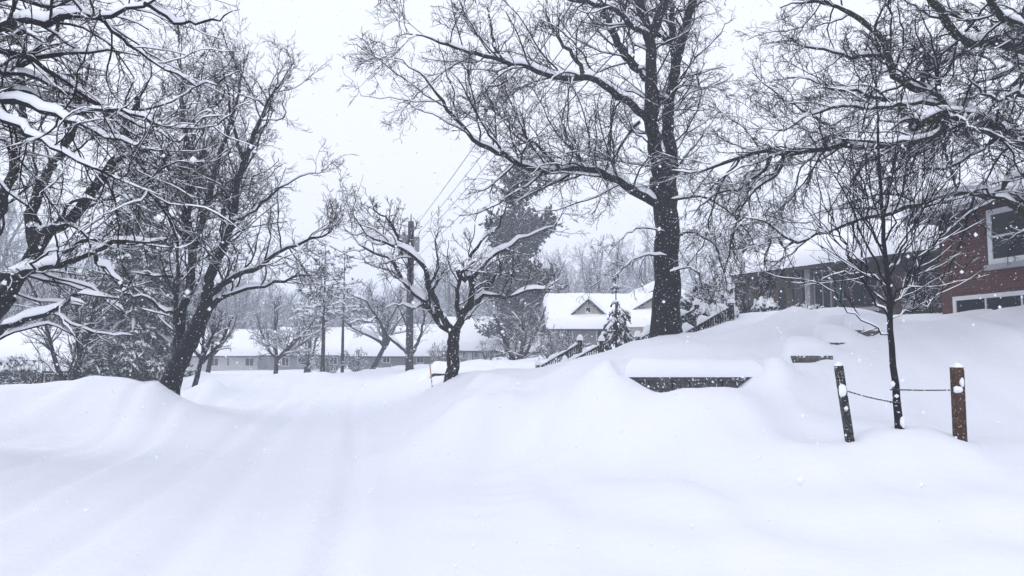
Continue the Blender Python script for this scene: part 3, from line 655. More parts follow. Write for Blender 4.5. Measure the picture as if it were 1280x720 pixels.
# low houses in the distance
hB = front_house('long_low_house', 'low grey house with pale shutters behind the crabapple trunk', 556, 652, 54, 436, 458, 'gable', .42, 'siding_grey', 9, .6, ((577, 583, 438, 448), (592, 598, 438, 448), (606, 612, 438, 448)), seed=11)
for (a, b) in ((570, 576), (584, 590), (599, 605), (613, 619)):
    MB().box((a-556)/FPX*54, (b-556)/FPX*54, -.06, -.003, at(0, 450, 54)[2]-at(0, 458, 54)[2], at(0, 438, 54)[2]-at(0, 458, 54)[2]).build('shutter', M['trim'], hB)
front_house('low_garage', 'low dark edged garage roof loaded with snow beside the multi-stemmed tree', 656, 700, 50, 438, 452, 'hip', .35, 'siding_beige', 8, .6, seed=12)
front_house('grey_ranch_house', 'long grey ranch house behind the utility pole with white roof', 442, 548, 58, 443, 470, 'gable', .42, 'siding_grey', 9, .6, ((478, 488, 446, 454), (520, 530, 446, 454)), seed=13)
front_house('dark_ranch_house', 'dark walled house under deep roof snow left of the straight trunks', 336, 438, 66, 442, 468, 'gable', .42, 'siding_grey', 9, .6, ((352, 362, 446, 458), (372, 392, 446, 458), (412, 422, 446, 456)), seed=14)
front_house('pale_ranch_house', 'pale walled ranch house with dark windows right of the leaning forked tree', 236, 322, 70, 443, 468, 'gable', .42, 'siding', 9, .6, ((262, 274, 447, 458), (283, 288, 447, 458), (306, 318, 447, 458)), seed=15)
front_house('left_bungalow', 'bungalow with broad white snowy roof at the far left behind the bushes', -60, 74, 40, 447, 480, 'hip', .40, 'siding_beige', 9, .6, ((20, 40, 452, 466),), seed=16)
front_house('small_shed', 'small snow roofed shed between the fence and the spruce', 62, 108, 34, 462, 478, 'gable', .5, 'siding_grey', 4, .5, seed=17)

# ------------------------------------------------------------------ retaining wall, steps, railings, fence
rw = thing('retaining_wall', 'low dark stone retaining wall half buried in the right hand snowbank', 'wall', (0, 13.0, 0))
m_ = MB(); rr = random.Random(4); x = WALLX[0]
zt = 1.50
ctop = MB().box(WALLX[0]-.02, WALLX[1]+.02, -.05, .42, zt-.10, zt).build('coping', M['stone'], rw, .012)
cz = [zt-.105, zt-.26, zt-.43, zt-.62]
for r_i in range(3):
    x = WALLX[0] + (r_i % 2)*.25
    while x < WALLX[1]:
        l_ = rr.uniform(.28, .6); m_.box(x, min(x+l_-.022, WALLX[1]), rr.uniform(-.022, .022), .38, cz[r_i+1]+.018, cz[r_i]); x += l_
m_.build('stone_courses', M['stone'], rw, .012)
snow_pad('snow', lambda x, y: np.full_like(x, zt), WALLX[0]-.05, WALLX[1]+.05, -.10, 1.3, .27, rw, 2, .30, 130, 40, 'snow', .05, .13)

ss = thing('stone_steps', 'stone garden steps buried under a thick slab of snow beside the staked tree', 'steps', (0, 0, 0))
for (px, py, Yq, wl_, hgt) in STEPS:
    p = at(px, py, Yq); zt_ = p[2] + hgt
    MB().box(p[0], p[0]+wl_+.25, p[1], p[1]+1.0, p[2]-.5, zt_).build('step', M['stone'], ss, .015)

def railing(label, pa, Ya, pb, Yb, nbal, snowy):
    a = at(*pa, Ya); b = at(*pb, Yb); t = thing('stair_railing', label, 'railing', (a[0], a[1], a[2]-.9), 'railings of the buried hillside stairs')
    a_, b_ = a-np.array(t.location), b-np.array(t.location)
    MB().bar(a_, b_, .09, .06).build('handrail', M['wood_dark'], t, .008)
    lo = np.array([0, 0, -.72]); MB().bar(a_+lo, b_+lo, .05, .06).build('bottom_rail', M['wood_dark'], t)
    for k in range(nbal):
        f = (k+.5)/nbal; c = a_ + (b_-a_)*f; MB().box(c[0]-.018, c[0]+.018, c[1]-.018, c[1]+.018, c[2]-.72, c[2]-.02).build('baluster', M['wood_dark'], t)
    for e, c in enumerate((a_, b_)):
        po = MB().box(c[0]-.06, c[0]+.06, c[1]-.06, c[1]+.06, c[2]-1.1, c[2]+.14).build('post', M['wood_dark'], t, .01)
        snow_pad('snow', lambda x, y, z=c[2]+.14: np.full_like(x, z), c[0]-.08, c[0]+.08, c[1]-.08, c[1]+.08, .16, po, e, .09, 12, 12, 'snow_soft', .01)
    n = 26; P = a_[None] + (b_-a_)[None]*np.linspace(.03, .97, n)[:, None]; P[:, 2] += .02
    V, F = snowcap(P[None], np.full((1, n), .05), 8, snowy, int(pa[0]), hmax=.14, gap=.1); npmesh('rail_snow', V, F, M['snow_soft'], t, True, False)
railing('lower far stair railing with dark balusters rising from the snow left of the small spruce', (672, 461), 22.2, (725, 430), 22.0, 20, 1.0)
railing('lower near stair railing ending in a snow capped post in front of the small spruce', (706, 457), 21.3, (752, 431), 21.1, 17, 1.0)
railing('upper far stair railing with snow laden handrail emerging right of the thick trunk', (797, 426), 21.0, (871, 386), 20.8, 24, 2.2)
railing('upper near stair railing with snow heaped on its handrail below the round bush', (842, 425), 20.1, (914, 384), 19.9, 24, 2.2)

fn = thing('wooden_fence', 'dark wooden fence panel with open rails at far left behind the snowbank', 'fence', at(28, 486, 27))
def Lf(px, py): p = at(px, py, 27) - np.array(fn.location); return p
a, b = Lf(28, 466), Lf(53, 466); MB().box(a[0], b[0], -.03, .03, -.6, a[2]).build('panel', M['wood_dark'], fn)
a, b = Lf(53, 465.5), Lf(96, 465.5); MB().box(a[0]+.01, b[0], -.05, .05, a[2]-.03, a[2]+.05).build('top_rail', M['wood_dark'], fn)
a = Lf(53, 479); MB().box(a[0]+.01, b[0], -.03, .03, a[2]-.03, a[2]+.03).build('bottom_rail', M['wood_dark'], fn)
for px in (60, 70.5, 81, 93): c = Lf(px, 466); MB().box(c[0]-.06, c[0]+.06, -.045, .045, -.6, c[2]-.04).build('post', M['wood_dark'], fn)

# buried planter box and driveway marker in the gap left of the crabapple
bx = at(525, 466, 30)
cr = thing('buried_car', 'dark car almost wholly buried in snow left of the crabapple trunk', 'car', (bx[0], 30, gz(bx[0]-1.5, 29)-.62))
def Lc(px, py): return at(px, py, 30) - np.array(cr.location)
a, b = Lc(524, 468.5), Lc(583, 455); L_ = b[0]-a[0]
bm_ = MB(); prof = [(0,.0),(L_,.0),(L_,.55),(L_-.15,.80),(L_*.82,.88),(L_*.70,1.22),(L_*.34,1.25),(L_*.20,.9),(.15,.80),(0,.6)]
bm_.prism([(a[0]+x, z) for x, z in prof], -.8, .8); body = bm_.build('body', M['trim_dark'], cr, .06)
for wx in (.45, L_-.45):
    wb = MB(); n = 16; wb.prism([(a[0]+wx+.3*math.cos(i/n*6.283), .12+.3*math.sin(i/n*6.283)) for i in range(n)], -.84, -.62); wb.build('wheel', M['wire'], cr)
MB().prism([(a[0]+L_*.36, .92), (a[0]+L_*.68, .92), (a[0]+L_*.64, 1.17), (a[0]+L_*.39, 1.17)], -.815, -.79).build('side_window', M['glass'], cr)
def carz(x, y): return np.interp(x-a[0], [p_[0] for p_ in sorted(prof[2:])], [p_[1] for p_ in sorted(prof[2:])])
snow_pad('snow', carz, a[0]-.1, b[0]+.1, -.95, .85, .4, cr, 6, .6, 50, 26, 'snow_soft', .05, .06)
mk = at(541, 476, 22); ms = thing('driveway_marker', 'thin tan driveway marker stake leaning in the snow left of the crabapple trunk', 'marker stake', mk)
tp = at(537, 453, 22) - mk; MB().bar((0, 0, -.3), tuple(tp), .03, .03).build('stake', M['orange'], ms)
lp = at(655, 468, 21); pl = thing('path_light', 'tiny dark path light poking out of the snow below the stair railing', 'path light', lp)
MB().cyl((0, 0), .02, -.2, .03, 8).build('stem', M['trim_dark'], pl); MB().cyl((0, 0), .03, .032, .10, 10, .06).build('lamp_head', M['trim_dark'], pl, 0, True)

# ------------------------------------------------------------------ utility pole and wires
pb = at(511.5, 470, 42); up_ = thing('utility_pole', 'tall dark wooden utility pole with transformer and bracket behind the crabapple', 'utility pole', pb)
def Lp(px, py, dy=0): return at(px, py, 42+dy) - pb
Ht = Lp(508, 277)[2]
MB().cyl((0, 0), .23, -.5, Ht, 14, .17).build('pole', M['wood_pole'], up_, 0, True)
MB().cyl((-.0, 0), .05, Ht, Ht+.45, 8, .03).build('insulator', M['metal'], up_, 0, True)
z1 = Lp(505, 318)[2]; z2 = Lp(505, 294)[2]
trf = MB().cyl((-.42, -.05), .28, z1, z2, 16).build('transformer', M['metal'], up_, .03, True); MB().cyl((-.42, -.05), .07, z2+.002, z2+.18, 8).build('bushing', M['metal'], trf)
MB().box(-.75, -.14, -.05, .05, z2-.35, z2-.25).build('bracket', M['wood_dark'], up_)
MB().cyl((.34, .0), .16, z1+.15, z2-.1, 12).build('cable_box', M['metal'], up_, .02, True)
ar_ = Lp(494, 279); MB().bar((0, 0, Lp(508, 284)[2]), (ar_[0], 0, ar_[2]), .05, .05).build('lamp_arm', M['metal'], up_)
n = 20; c = Lp(491, 276); q = np.linspace(0, 6.283, n); ring = np.stack([c[0]+.30*np.cos(q), .0*q, c[2]+.30*np.sin(q)*1.1], 1); npmesh('cable_loop', *tubes(ring[None], np.full((1, n), .025), 6), M['wire'], up_, True, False)
l_ = MB().cyl((Lp(488, 280)[0], 0), .10, Lp(488, 286)[2], Lp(488, 277)[2], 12, .18); l_.build('lamp_head', M['metal'], up_, 0, True)
wdir = np.array([.238, -1.0])
for k, (dx, py0, lab) in enumerate(((-.05, 292, 0), (.12, 300, 0), (.22, 308, 0), (.30, 322, 0))):
    A0 = pb + np.array([dx, 0, Lp(511, py0)[2]]); n = 40; s_ = np.linspace(0, 56, n)
    P = np.stack([A0[0] + wdir[0]*s_, A0[1] + wdir[1]*s_, A0[2] - .55*np.sin(s_/56*math.pi) - (.0)*s_ + .004*s_], 1)
    o = npmesh('power_line', *tubes(P[None], np.full((1, n), .010 if k else .012), 5), M['wire'])
    tag(o, ('lowest' if k == 3 else 'topmost' if k == 0 else 'second from top' if k == 1 else 'third from top') + ' of the thin overhead wires climbing right from the utility pole', 'cable', 'overhead wires from the utility pole')

# ------------------------------------------------------------------ traced trees
build_tree('maple_tree', 'huge old maple with thick double trunk and long drooping limbs right of centre',
    ([(833, 428), (832, 400), (834, 360), (833, 320), (834, 285), (830, 252), (825, 222)], 18, 18, .35, .26),
    [([(826, 235), (822, 200), (816, 165), (814, 130), (815, 95), (812, 55), (806, 25), (798, -10), (790, -60)], 18, 17.6, .21, .09),
     ([(814, 45), (822, 25), (832, 0), (838, -40)], 17.7, 17.2, .14, .08),
     ([(836, 265), (838, 230), (840, 200), (834, 160), (838, 120), (848, 70), (860, 25), (870, -20), (880, -60)], 18.1, 18.8, .17, .08),
     ([(847, 75), (841, 40), (838, 10), (830, -30)], 18.5, 19.2, .09, .06),
     ([(812, 152), (795, 135), (770, 118), (740, 99), (700, 97), (660, 85), (620, 73), (580, 63), (545, 52), (520, 40), (496, 46)], 17.8, 15.6, .11, .02),
     ([(830, 262), (812, 248), (785, 235), (758, 217), (728, 210), (690, 214), (650, 206), (625, 190), (598, 180), (572, 150), (548, 118), (530, 95), (512, 82), (492, 72)], 18, 15.2, .125, .02),
     ([(814, 100), (792, 80), (772, 52), (757, 20), (745, -12), (735, -40)], 17.8, 19.4, .12, .07),
     ([(812, 45), (790, 30), (768, 12), (740, 4), (705, -4), (670, -10)], 17.7, 16.2, .08, .04),
     ([(732, 96), (722, 76), (705, 56), (692, 38), (682, 10)], 17.2, 18.5, .06, .025),
     ([(630, 76), (618, 58), (614, 28), (606, 5)], 16.4, 17.0, .04, .015),
     ([(842, 70), (838, 55), (820, 40)], 18.4, 18.0, .06, .05),
     ([(838, 160), (830, 145), (836, 128), (822, 122)], 18.2, 18, .07, .05),
     ([(700, 213), (680, 190), (650, 165), (620, 140), (600, 110)], 16.6, 18.4, .045, .015),
     ([(640, 202), (618, 175), (600, 150), (580, 110), (560, 85)], 16.0, 14.6, .035, .012),
     ([(800, 152), (780, 175), (765, 200), (740, 195), (700, 180)], 17.9, 18.6, .04, .015),
     ([(840, 215), (862, 190), (880, 165), (905, 130)], 18.1, 19.0, .035, .010),
     ([(833, 320), (808, 318), (785, 330), (765, 345), (745, 340)], 17.7, 16.8, .030, .008, .5),
     ([(832, 290), (800, 285), (775, 300), (755, 325)], 17.7, 17.2, .025, .008, .5),
     ([(840, 300), (865, 290), (890, 305), (905, 340), (912, 375)], 17.7, 16.9, .035, .010),
     ([(838, 340), (860, 335), (880, 350), (890, 380)], 17.7, 17.0, .028, .010),
     ([(838, 250), (870, 245), (905, 260), (935, 290), (950, 330)], 17.8, 17.0, .04, .010)],
    11, bark='bark_big', twig='twig', twigR=.005, dens=1.1, L1=(.6, 2.4), L2=(.3, 1.1), L3=(.18, .6), n=(3.3, 6.5, 4), snowh=1.0)

build_tree('overhanging_tree', 'dense wide crowned tree reaching in over the brick house from the right edge',
    ([(1460, 560), (1450, 440), (1435, 320), (1425, 240), (1420, 190)], 13, 13, .34, .26),
    [([(1425, 240), (1370, 205), (1320, 185), (1280, 175), (1240, 160), (1205, 142), (1180, 140), (1142, 158)], 13, 12.4, .20, .10),
     ([(1300, 180), (1250, 172), (1215, 150), (1195, 140), (1175, 165), (1150, 177), (1120, 178), (1080, 176), (1040, 172)], 12.9, 12.0, .08, .02),
     ([(1425, 150), (1370, 90), (1320, 74), (1282, 63), (1245, 52), (1215, 53), (1193, 42), (1178, 20), (1165, 0), (1150, -25)], 13, 12.2, .11, .06),
     ([(1400, 120), (1330, 70), (1290, 42), (1262, 28), (1240, 5), (1225, -25)], 13, 11.6, .08, .05),
     ([(1230, 152), (1190, 135), (1150, 112), (1128, 104), (1113, 82), (1102, 52), (1082, 30), (1060, 14), (1040, 5), (1010, 2), (975, 10)], 12.7, 13.6, .10, .025),
     ([(1150, 112), (1158, 90), (1180, 80), (1200, 66), (1230, 72), (1250, 90)], 12.9, 13.8, .045, .015),
     ([(1112, 80), (1095, 66), (1065, 72), (1045, 66), (1015, 62), (985, 50), (955, 55)], 13.2, 14.2, .05, .012),
     ([(1170, 125), (1130, 125), (1090, 120), (1065, 115), (1045, 112), (1020, 104), (1000, 96), (970, 100)], 12.8, 13.8, .05, .012),
     ([(1180, 130), (1140, 128), (1100, 136), (1060, 134), (1025, 137), (1000, 152), (975, 165), (950, 160)], 12.8, 12.2, .05, .012),
     ([(1425, 300), (1330, 290), (1282, 264), (1240, 246), (1200, 240), (1160, 252), (1120, 262), (1060, 280), (1015, 296), (992, 303), (975, 290), (955, 276), (930, 272), (905, 285)], 13, 13.5, .10, .018, .5),
     ([(992, 302), (982, 306), (966, 298), (958, 318), (952, 340)], 13.4, 13.7, .025, .010),
     ([(1190, 150), (1150, 178), (1100, 184), (1060, 183), (1020, 188), (985, 192), (960, 188), (935, 194), (900, 206), (865, 214), (835, 212)], 12.7, 15.0, .075, .022),
     ([(964, 190), (958, 208), (940, 224), (925, 236), (905, 240), (880, 252), (862, 275)], 13.9, 15.0, .045, .012),
     ([(980, 190), (975, 215), (955, 228), (930, 255), (918, 290), (908, 330), (900, 360)], 13.7, 14.6, .035, .010),
     ([(925, 198), (905, 225), (890, 262), (880, 300), (868, 340)], 14.3, 15.2, .03, .010),
     ([(1240, 246), (1260, 225), (1290, 215), (1330, 220)], 13.1, 12.7, .05, .04, .3),
     ([(1060, 182), (1040, 160), (1010, 140), (985, 125), (960, 110), (940, 90)], 13.2, 14.5, .04, .012),
     ([(1250, 165), (1225, 190), (1190, 205), (1150, 212), (1110, 222), (1070, 230)], 12.8, 12.0, .05, .015, .6),
     ([(1290, 70), (1250, 95), (1215, 105), (1190, 98)], 12.9, 13.5, .04, .015),
     ([(1300, 130), (1275, 115), (1245, 125), (1220, 110), (1205, 85)], 12.9, 12.2, .05, .015)],
    23, bark='moss', limb_mat='moss', twig='twig', twigR=.0042, dens=1.12, L1=(.5, 1.7), L2=(.25, .85), L3=(.14, .45), n=(4.4, 7, 4.4), up1=-.04, trop=(-.02, -.03, -.03), snowh=.9, wob=.2, zig=.2)

build_tree('forked_tree', 'dark leaning forked tree with tall spreading crown left of the road',
    ([(208, 492), (214, 475), (225, 450), (238, 425), (250, 400), (261, 376)], 17.5, 17.5, .22, .16),
    [([(259, 380), (263, 350), (270, 325), (283, 300), (292, 265), (296, 235), (307, 195), (325, 150), (345, 112), (368, 78)], 17.5, 17.0, .13, .02),
     ([(222, 458), (222, 425), (228, 390), (238, 350), (236, 300), (232, 250), (236, 200), (230, 150), (226, 90), (215, 60)], 17.6, 18.4, .115, .02),
     ([(237, 335), (248, 290), (262, 240), (272, 200), (286, 160), (300, 105), (305, 70)], 17.7, 18.8, .09, .02),
     ([(262, 368), (285, 350), (320, 335), (350, 315), (380, 302), (412, 290), (425, 275)], 17.4, 16.2, .10, .015),
     ([(256, 390), (278, 372), (310, 360), (350, 352), (388, 342), (410, 345)], 17.5, 18.6, .08, .015),
     ([(290, 275), (320, 262), (350, 235), (380, 220), (405, 215)], 17.2, 18.2, .05, .012),
     ([(232, 300), (210, 270), (190, 235), (175, 190), (165, 150)], 17.9, 16.6, .06, .015, .5),
     ([(228, 392), (205, 388), (185, 372), (160, 370), (140, 360)], 17.7, 17.0, .05, .02, .5),
     ([(240, 345), (210, 346), (185, 343), (160, 340)], 17.7, 16.8, .045, .02, .4),
     ([(304, 200), (290, 150), (285, 110), (275, 70)], 17.1, 16.2, .05, .012),
     ([(224, 430), (218, 395), (222, 350), (220, 300), (205, 250), (200, 210)], 17.6, 16.8, .06, .015)],
    37, twigR=.005, dens=1.2, L1=(.7, 2.3), L2=(.3, 1.1), L3=(.18, .55), n=(3.6, 6.5, 4), trop=(.05, .03, .02), up1=.25, snowh=.9)

build_tree('leaning_tree', 'near tree leaning in from the left edge with thick snow loaded limbs',
    ([(-110, 560), (-95, 500), (-60, 440), (-20, 398), (5, 368)], 11.5, 11.5, .26, .19),
    [([(-10, 388), (18, 352), (38, 322), (62, 288), (98, 266), (125, 222), (150, 195), (160, 165), (172, 120)], 11.5, 11.0, .135, .04),
     ([(46, 312), (41, 280), (48, 245), (66, 212), (82, 180), (100, 130), (112, 80)], 11.4, 12.4, .10, .03),
     ([(-60, 380), (0, 346), (40, 338), (76, 333), (112, 317), (150, 299), (190, 302), (216, 297)], 11.6, 10.4, .085, .022),
     ([(115, 316), (126, 334), (148, 350), (156, 364), (166, 345)], 10.9, 10.5, .035, .012),
     ([(64, 326), (92, 305), (126, 299), (160, 305), (190, 298)], 11.2, 12.0, .045, .015),
     ([(-75, 470), (-40, 445), (0, 413), (22, 400), (58, 393), (84, 378), (102, 368), (136, 372)], 11.5, 10.2, .08, .02),
     ([(-30, 400), (-15, 320), (0, 262), (14, 215), (24, 175), (30, 130), (25, 80)], 11.6, 12.6, .10, .05),
     ([(20, 345), (45, 325), (70, 318), (90, 345)], 11.4, 12.1, .05, .015),
     ([(66, 285), (100, 250), (130, 252), (165, 235)], 11.3, 10.5, .03, .012),
     ([(145, 200), (175, 190), (215, 180), (250, 165)], 11.0, 12, .04, .012)],
    41, bark='bark_big', twigR=.004, dens=.5, L1=(.5, 1.5), L2=(.22, .7), L3=(.12, .34), n=(3.6, 6, 4.2), snowh=1.4, up1=.1, zig=.16)

build_tree('arching_tree', 'snow lined arching branches hanging across the upper left sky',
    ([(-420, 620), (-410, 400), (-400, 200), (-390, 60), (-380, -60)], 8.6, 8.6, .24, .16),
    [([(-390, 60), (-250, 80), (-100, 62), (0, 37), (42, 26), (100, 22), (142, 19), (166, 8), (188, 2), (210, -20)], 8.6, 7.8, .11, .022),
     ([(180, 4), (196, 12), (216, 26), (242, 31), (272, 24), (300, 12)], 7.9, 8.2, .025, .008),
     ([(-390, 150), (-200, 140), (-60, 108), (0, 90), (42, 74), (80, 68), (122, 64), (176, 70)], 8.6, 8.6, .09, .016),
     ([(-390, 40), (-200, 60), (-60, 95), (0, 122), (50, 138), (98, 157), (150, 178), (186, 178)], 8.6, 7.2, .09, .014),
     ([(-200, 62), (-60, 70), (0, 88), (45, 98), (90, 116), (122, 136), (160, 160), (200, 190)], 8.2, 8.8, .05, .010),
     ([(-100, 62), (0, 62), (50, 80), (92, 108), (130, 134), (165, 152), (210, 172), (240, 200)], 8.0, 8.6, .045, .009),
     ([(-200, 138), (-60, 128), (0, 148), (50, 174), (92, 196), (150, 224), (205, 246)], 8.3, 7.0, .05, .008),
     ([(92, 142), (140, 136), (190, 152), (242, 161), (274, 156)], 7.6, 8.0, .022, .008),
     ([(130, 26), (152, 52), (186, 76), (232, 96), (285, 116)], 7.9, 8.4, .022, .008),
     ([(40, 72), (70, 40), (62, 10), (50, -15)], 8.5, 9.0, .022, .010),
     ([(-60, 110), (0, 108), (60, 128), (120, 160), (170, 200), (200, 240)], 8.5, 9.2, .04, .009),
     ([(-60, 10), (0, -5), (60, 5), (120, -8), (180, -12)], 8.6, 9.0, .04, .010),
     ([(-60, 160), (0, 175), (30, 205), (60, 245), (85, 290)], 8.6, 9.2, .025, .008)],
    53, twig='twig_brown', twigR=.0030, dens=1.0, L1=(.35, 1.2), L2=(.2, .6), L3=(.1, .3), n=(5.0, 6, 4.2), snowh=1.1, trop=(-.01, -.01, 0), up1=.0, ang=(45, 45, 45), zig=.14)

build_tree('crabapple_tree', 'small gnarled crabapple with snow filled forks in front of the utility pole',
    ([(564, 480), (565, 460), (566, 440), (567, 420), (568, 412)], 18.5, 18.5, .16, .14),
    [([(566, 414), (555, 400), (545, 384), (536, 358), (532, 336), (524, 325), (505, 312), (488, 305), (468, 299), (450, 282), (440, 266)], 18.5, 17.8, .10, .02),
     ([(508, 313), (497, 295), (486, 278), (468, 262), (455, 255)], 18.1, 18.8, .05, .012),
     ([(562, 412), (546, 400), (530, 376), (512, 362), (500, 346), (490, 326), (466, 315), (445, 300), (430, 285)], 18.5, 19.4, .09, .015),
     ([(568, 414), (576, 397), (586, 384), (589, 362), (586, 346), (578, 350), (572, 338)], 18.5, 17.9, .11, .06),
     ([(586, 386), (600, 373), (612, 356), (624, 335), (622, 310)], 18.4, 19.2, .07, .015),
     ([(590, 380), (604, 369), (618, 369), (636, 373), (652, 365), (672, 363), (692, 354), (705, 345)], 18.4, 17.4, .06, .012),
     ([(587, 345), (587, 322), (600, 303), (620, 286), (630, 262), (641, 240)], 18.2, 18.8, .05, .012),
     ([(588, 350), (608, 328), (640, 306), (668, 290), (695, 278), (708, 262)], 18.2, 17.6, .05, .012),
     ([(574, 400), (572, 370), (575, 345), (590, 330), (610, 322)], 18.5, 17.6, .07, .02),
     ([(536, 360), (548, 335), (545, 305), (552, 275)], 18.3, 18.8, .035, .010),
     ([(530, 378), (515, 385), (498, 380), (480, 385)], 18.8, 18.2, .035, .010)],
    61, bark='bark_big', twigR=.0055, dens=1.0, L1=(.4, 1.3), L2=(.2, .6), L3=(.12, .3), n=(3.4, 5, 3.2), snowh=1.5, up1=.35, trop=(.05, .03, .02), zig=.2)

sp_ = build_tree('young_tree', 'slender young tree tied with wire between the two stakes',
    ([(1126, 549), (1122, 510), (1117, 460), (1113, 400), (1109, 345), (1104, 290), (1100, 230), (1098, 170), (1096, 110), (1094, 62)], 9.8, 9.8, .052, .008),
    [([(1111, 418), (1086, 404), (1060, 386), (1036, 362), (1012, 340)], 9.8, 9.4, .012, .005),
     ([(1112, 400), (1140, 388), (1165, 375), (1190, 352)], 9.8, 10.1, .010, .004),
     ([(1110, 380), (1080, 352), (1060, 318), (1042, 280), (1025, 245)], 9.8, 10.3, .017, .006),
     ([(1110, 385), (1130, 355), (1150, 320), (1180, 285), (1205, 262)], 9.8, 9.3, .017, .006),
     ([(1109, 355), (1090, 320), (1072, 280), (1055, 235), (1040, 195), (1030, 165)], 9.8, 9.5, .017, .005),
     ([(1108, 350), (1125, 315), (1138, 270), (1155, 225), (1170, 185)], 9.8, 10.2, .017, .005),
     ([(1107, 325), (1090, 285), (1080, 240), (1065, 190), (1060, 150)], 9.8, 10.1, .015, .005),
     ([(1106, 320), (1118, 275), (1128, 225), (1140, 175), (1150, 140)], 9.8, 9.4, .015, .005),
     ([(1104, 290), (1092, 250), (1084, 205), (1078, 150), (1072, 115)], 9.8, 9.6, .013, .005),
     ([(1103, 280), (1114, 235), (1120, 185), (1126, 130), (1130, 100)], 9.8, 10.0, .013, .005),
     ([(1109, 360), (1095, 345), (1060, 340), (1035, 345), (1005, 355)], 9.8, 10.4, .012, .004),
     ([(1110, 396), (1088, 368), (1070, 330), (1050, 292), (1038, 262)], 9.8, 9.3, .016, .005),
     ([(1110, 392), (1132, 366), (1155, 330), (1178, 296)], 9.8, 10.3, .013, .004),
     ([(1109, 372), (1085, 335), (1045, 300), (1010, 275)], 9.8, 9.3, .014, .004),
     ([(1108, 335), (1130, 300), (1165, 255), (1190, 215)], 9.8, 9.5, .013, .004),
     ([(1106, 310), (1080, 275), (1050, 225), (1015, 190)], 9.8, 10.3, .013, .004),
     ([(1108, 340), (1120, 330), (1140, 300), (1148, 265), (1165, 240)], 9.8, 10.4, .012, .004)],
    71, bark='bark', twigR=.0027, dens=1.0, L1=(.3, 1.15), L2=(.15, .5), L3=(.08, .25), levels=3, n=(4.2, 3, 1.6), snowh=.65, up1=.2, trop=(.05, .04, .03), ang=(42, 38, 38), wob=.07, zig=.05)

# stakes and ties
def stake(label, pb_, pt_, Y, mat, r=.052):
    b = at(*pb_, Y); tp = at(*pt_, Y); t = thing('tree_stake', label, 'stake', b, 'stakes beside the young tree')
    d = tp - b; MB().bar((0, 0, 0) - d*.35, d, r*2, r*2, (0, 1, 0)).build('post', M[mat], t, .006)
    snow_pad('snow_cap', lambda x, y: np.full_like(x, d[2]), d[0]-r*.95, d[0]+r*.95, -r, r, .058, t, int(pt_[0]), .06, 14, 14, 'snow_soft', .0)
    rg = np.random.default_rng(int(pt_[0])); parts = []
    return t, b, d
s1, b1, dd1 = stake('dark wooden stake leaning left of the young tree', (1064, 562), (1048, 457), 9.8, 'wood_stake_dark', .046)
s2, b2, dd2 = stake('reddish brown wooden stake standing upright right of the young tree', (1201, 568), (1196, 459), 9.5, 'wood_stake', .060)
def blob(parent, c, r, seed, name='snow', sq=(1, 1, 1)):
    rg = np.random.default_rng(seed); nu, nv = 14, 10
    u = np.linspace(0, 2*math.pi, nu, endpoint=False); v = np.linspace(.05, math.pi-.05, nv); U, W = np.meshgrid(u, v, indexing='ij')
    rad = r*(1 + .18*np.sin(U*2+seed)*np.sin(W*3) + .1*np.cos(U*3+seed*2))
    V = np.stack([rad*np.cos(U)*np.sin(W)*sq[0], rad*np.sin(U)*np.sin(W)*sq[1], rad*np.cos(W)*sq[2]], -1).reshape(-1, 3) + np.array(c)
    f = []
    for i in range(nu):
        for j in range(nv-1): f.append([i*nv+j, ((i+1) % nu)*nv+j, ((i+1) % nu)*nv+j+1, i*nv+j+1])
    return npmesh(name, V, np.array(f), M['snow_soft'], parent, True, True)
blob(s1, at(1053, 488, 9.74), .05, 1, 'snow', (1, .8, 1.5)); blob(s2, at(1198, 487, 9.42), .055, 2, 'snow', (1.1, .8, .7)); blob(s2, at(1202, 478, 9.44), .035, 4, 'snow', (.7, 1, 1.6))
blob(sp_, at(1128, 528, 9.75), .045, 3, 'snow', (.8, 1, 1.6)); blob(sp_, at(1116, 480, 9.75), .03, 5, 'snow', (.8, 1, 1.2)); blob(sp_, at(1121, 495, 9.76), .025, 6, 'snow')
for lab, a_, b_, sag, sd in (('frosted tie wire sagging from the leaning dark stake to the young tree', at(1053, 487, 9.75), at(1118, 503, 9.76), .015, 1),
                        ('taut tie wire from the upright brown stake to the young tree', at(1118, 487, 9.76), at(1192, 487.5, 9.44), .006, 2)):
    n = 30; f = np.linspace(0, 1, n)[:, None]; P = a_ + (b_-a_)*f; P[:, 2] -= sag*np.sin(f[:, 0]*math.pi); Q = P.copy()
    P[:, 2] += .006*np.sin(f[:, 0]*60); Q[:, 2] -= .006*np.sin(f[:, 0]*60); P[:, 1] += .006*np.cos(f[:, 0]*60); Q[:, 1] -= .006*np.cos(f[:, 0]*60)
    n2 = 12; an = np.linspace(0, 2*math.pi, n2); loops = []
    c = at(1119.5, 503 if sd == 1 else 487, 9.8); lp_ = np.stack([c[0]+.062*np.cos(an), c[1]+.062*np.sin(an), c[2]+.008*np.sin(an*2)], 1)
    o = npmesh('tie_wire', *join([tubes(P[None], np.full((1, n), .006), 5), tubes(Q[None], np.full((1, n), .006), 5), tubes(lp_[None], np.full((1, n2), .008), 5)]), M['rope'])
    tag(o, lab, 'wire')

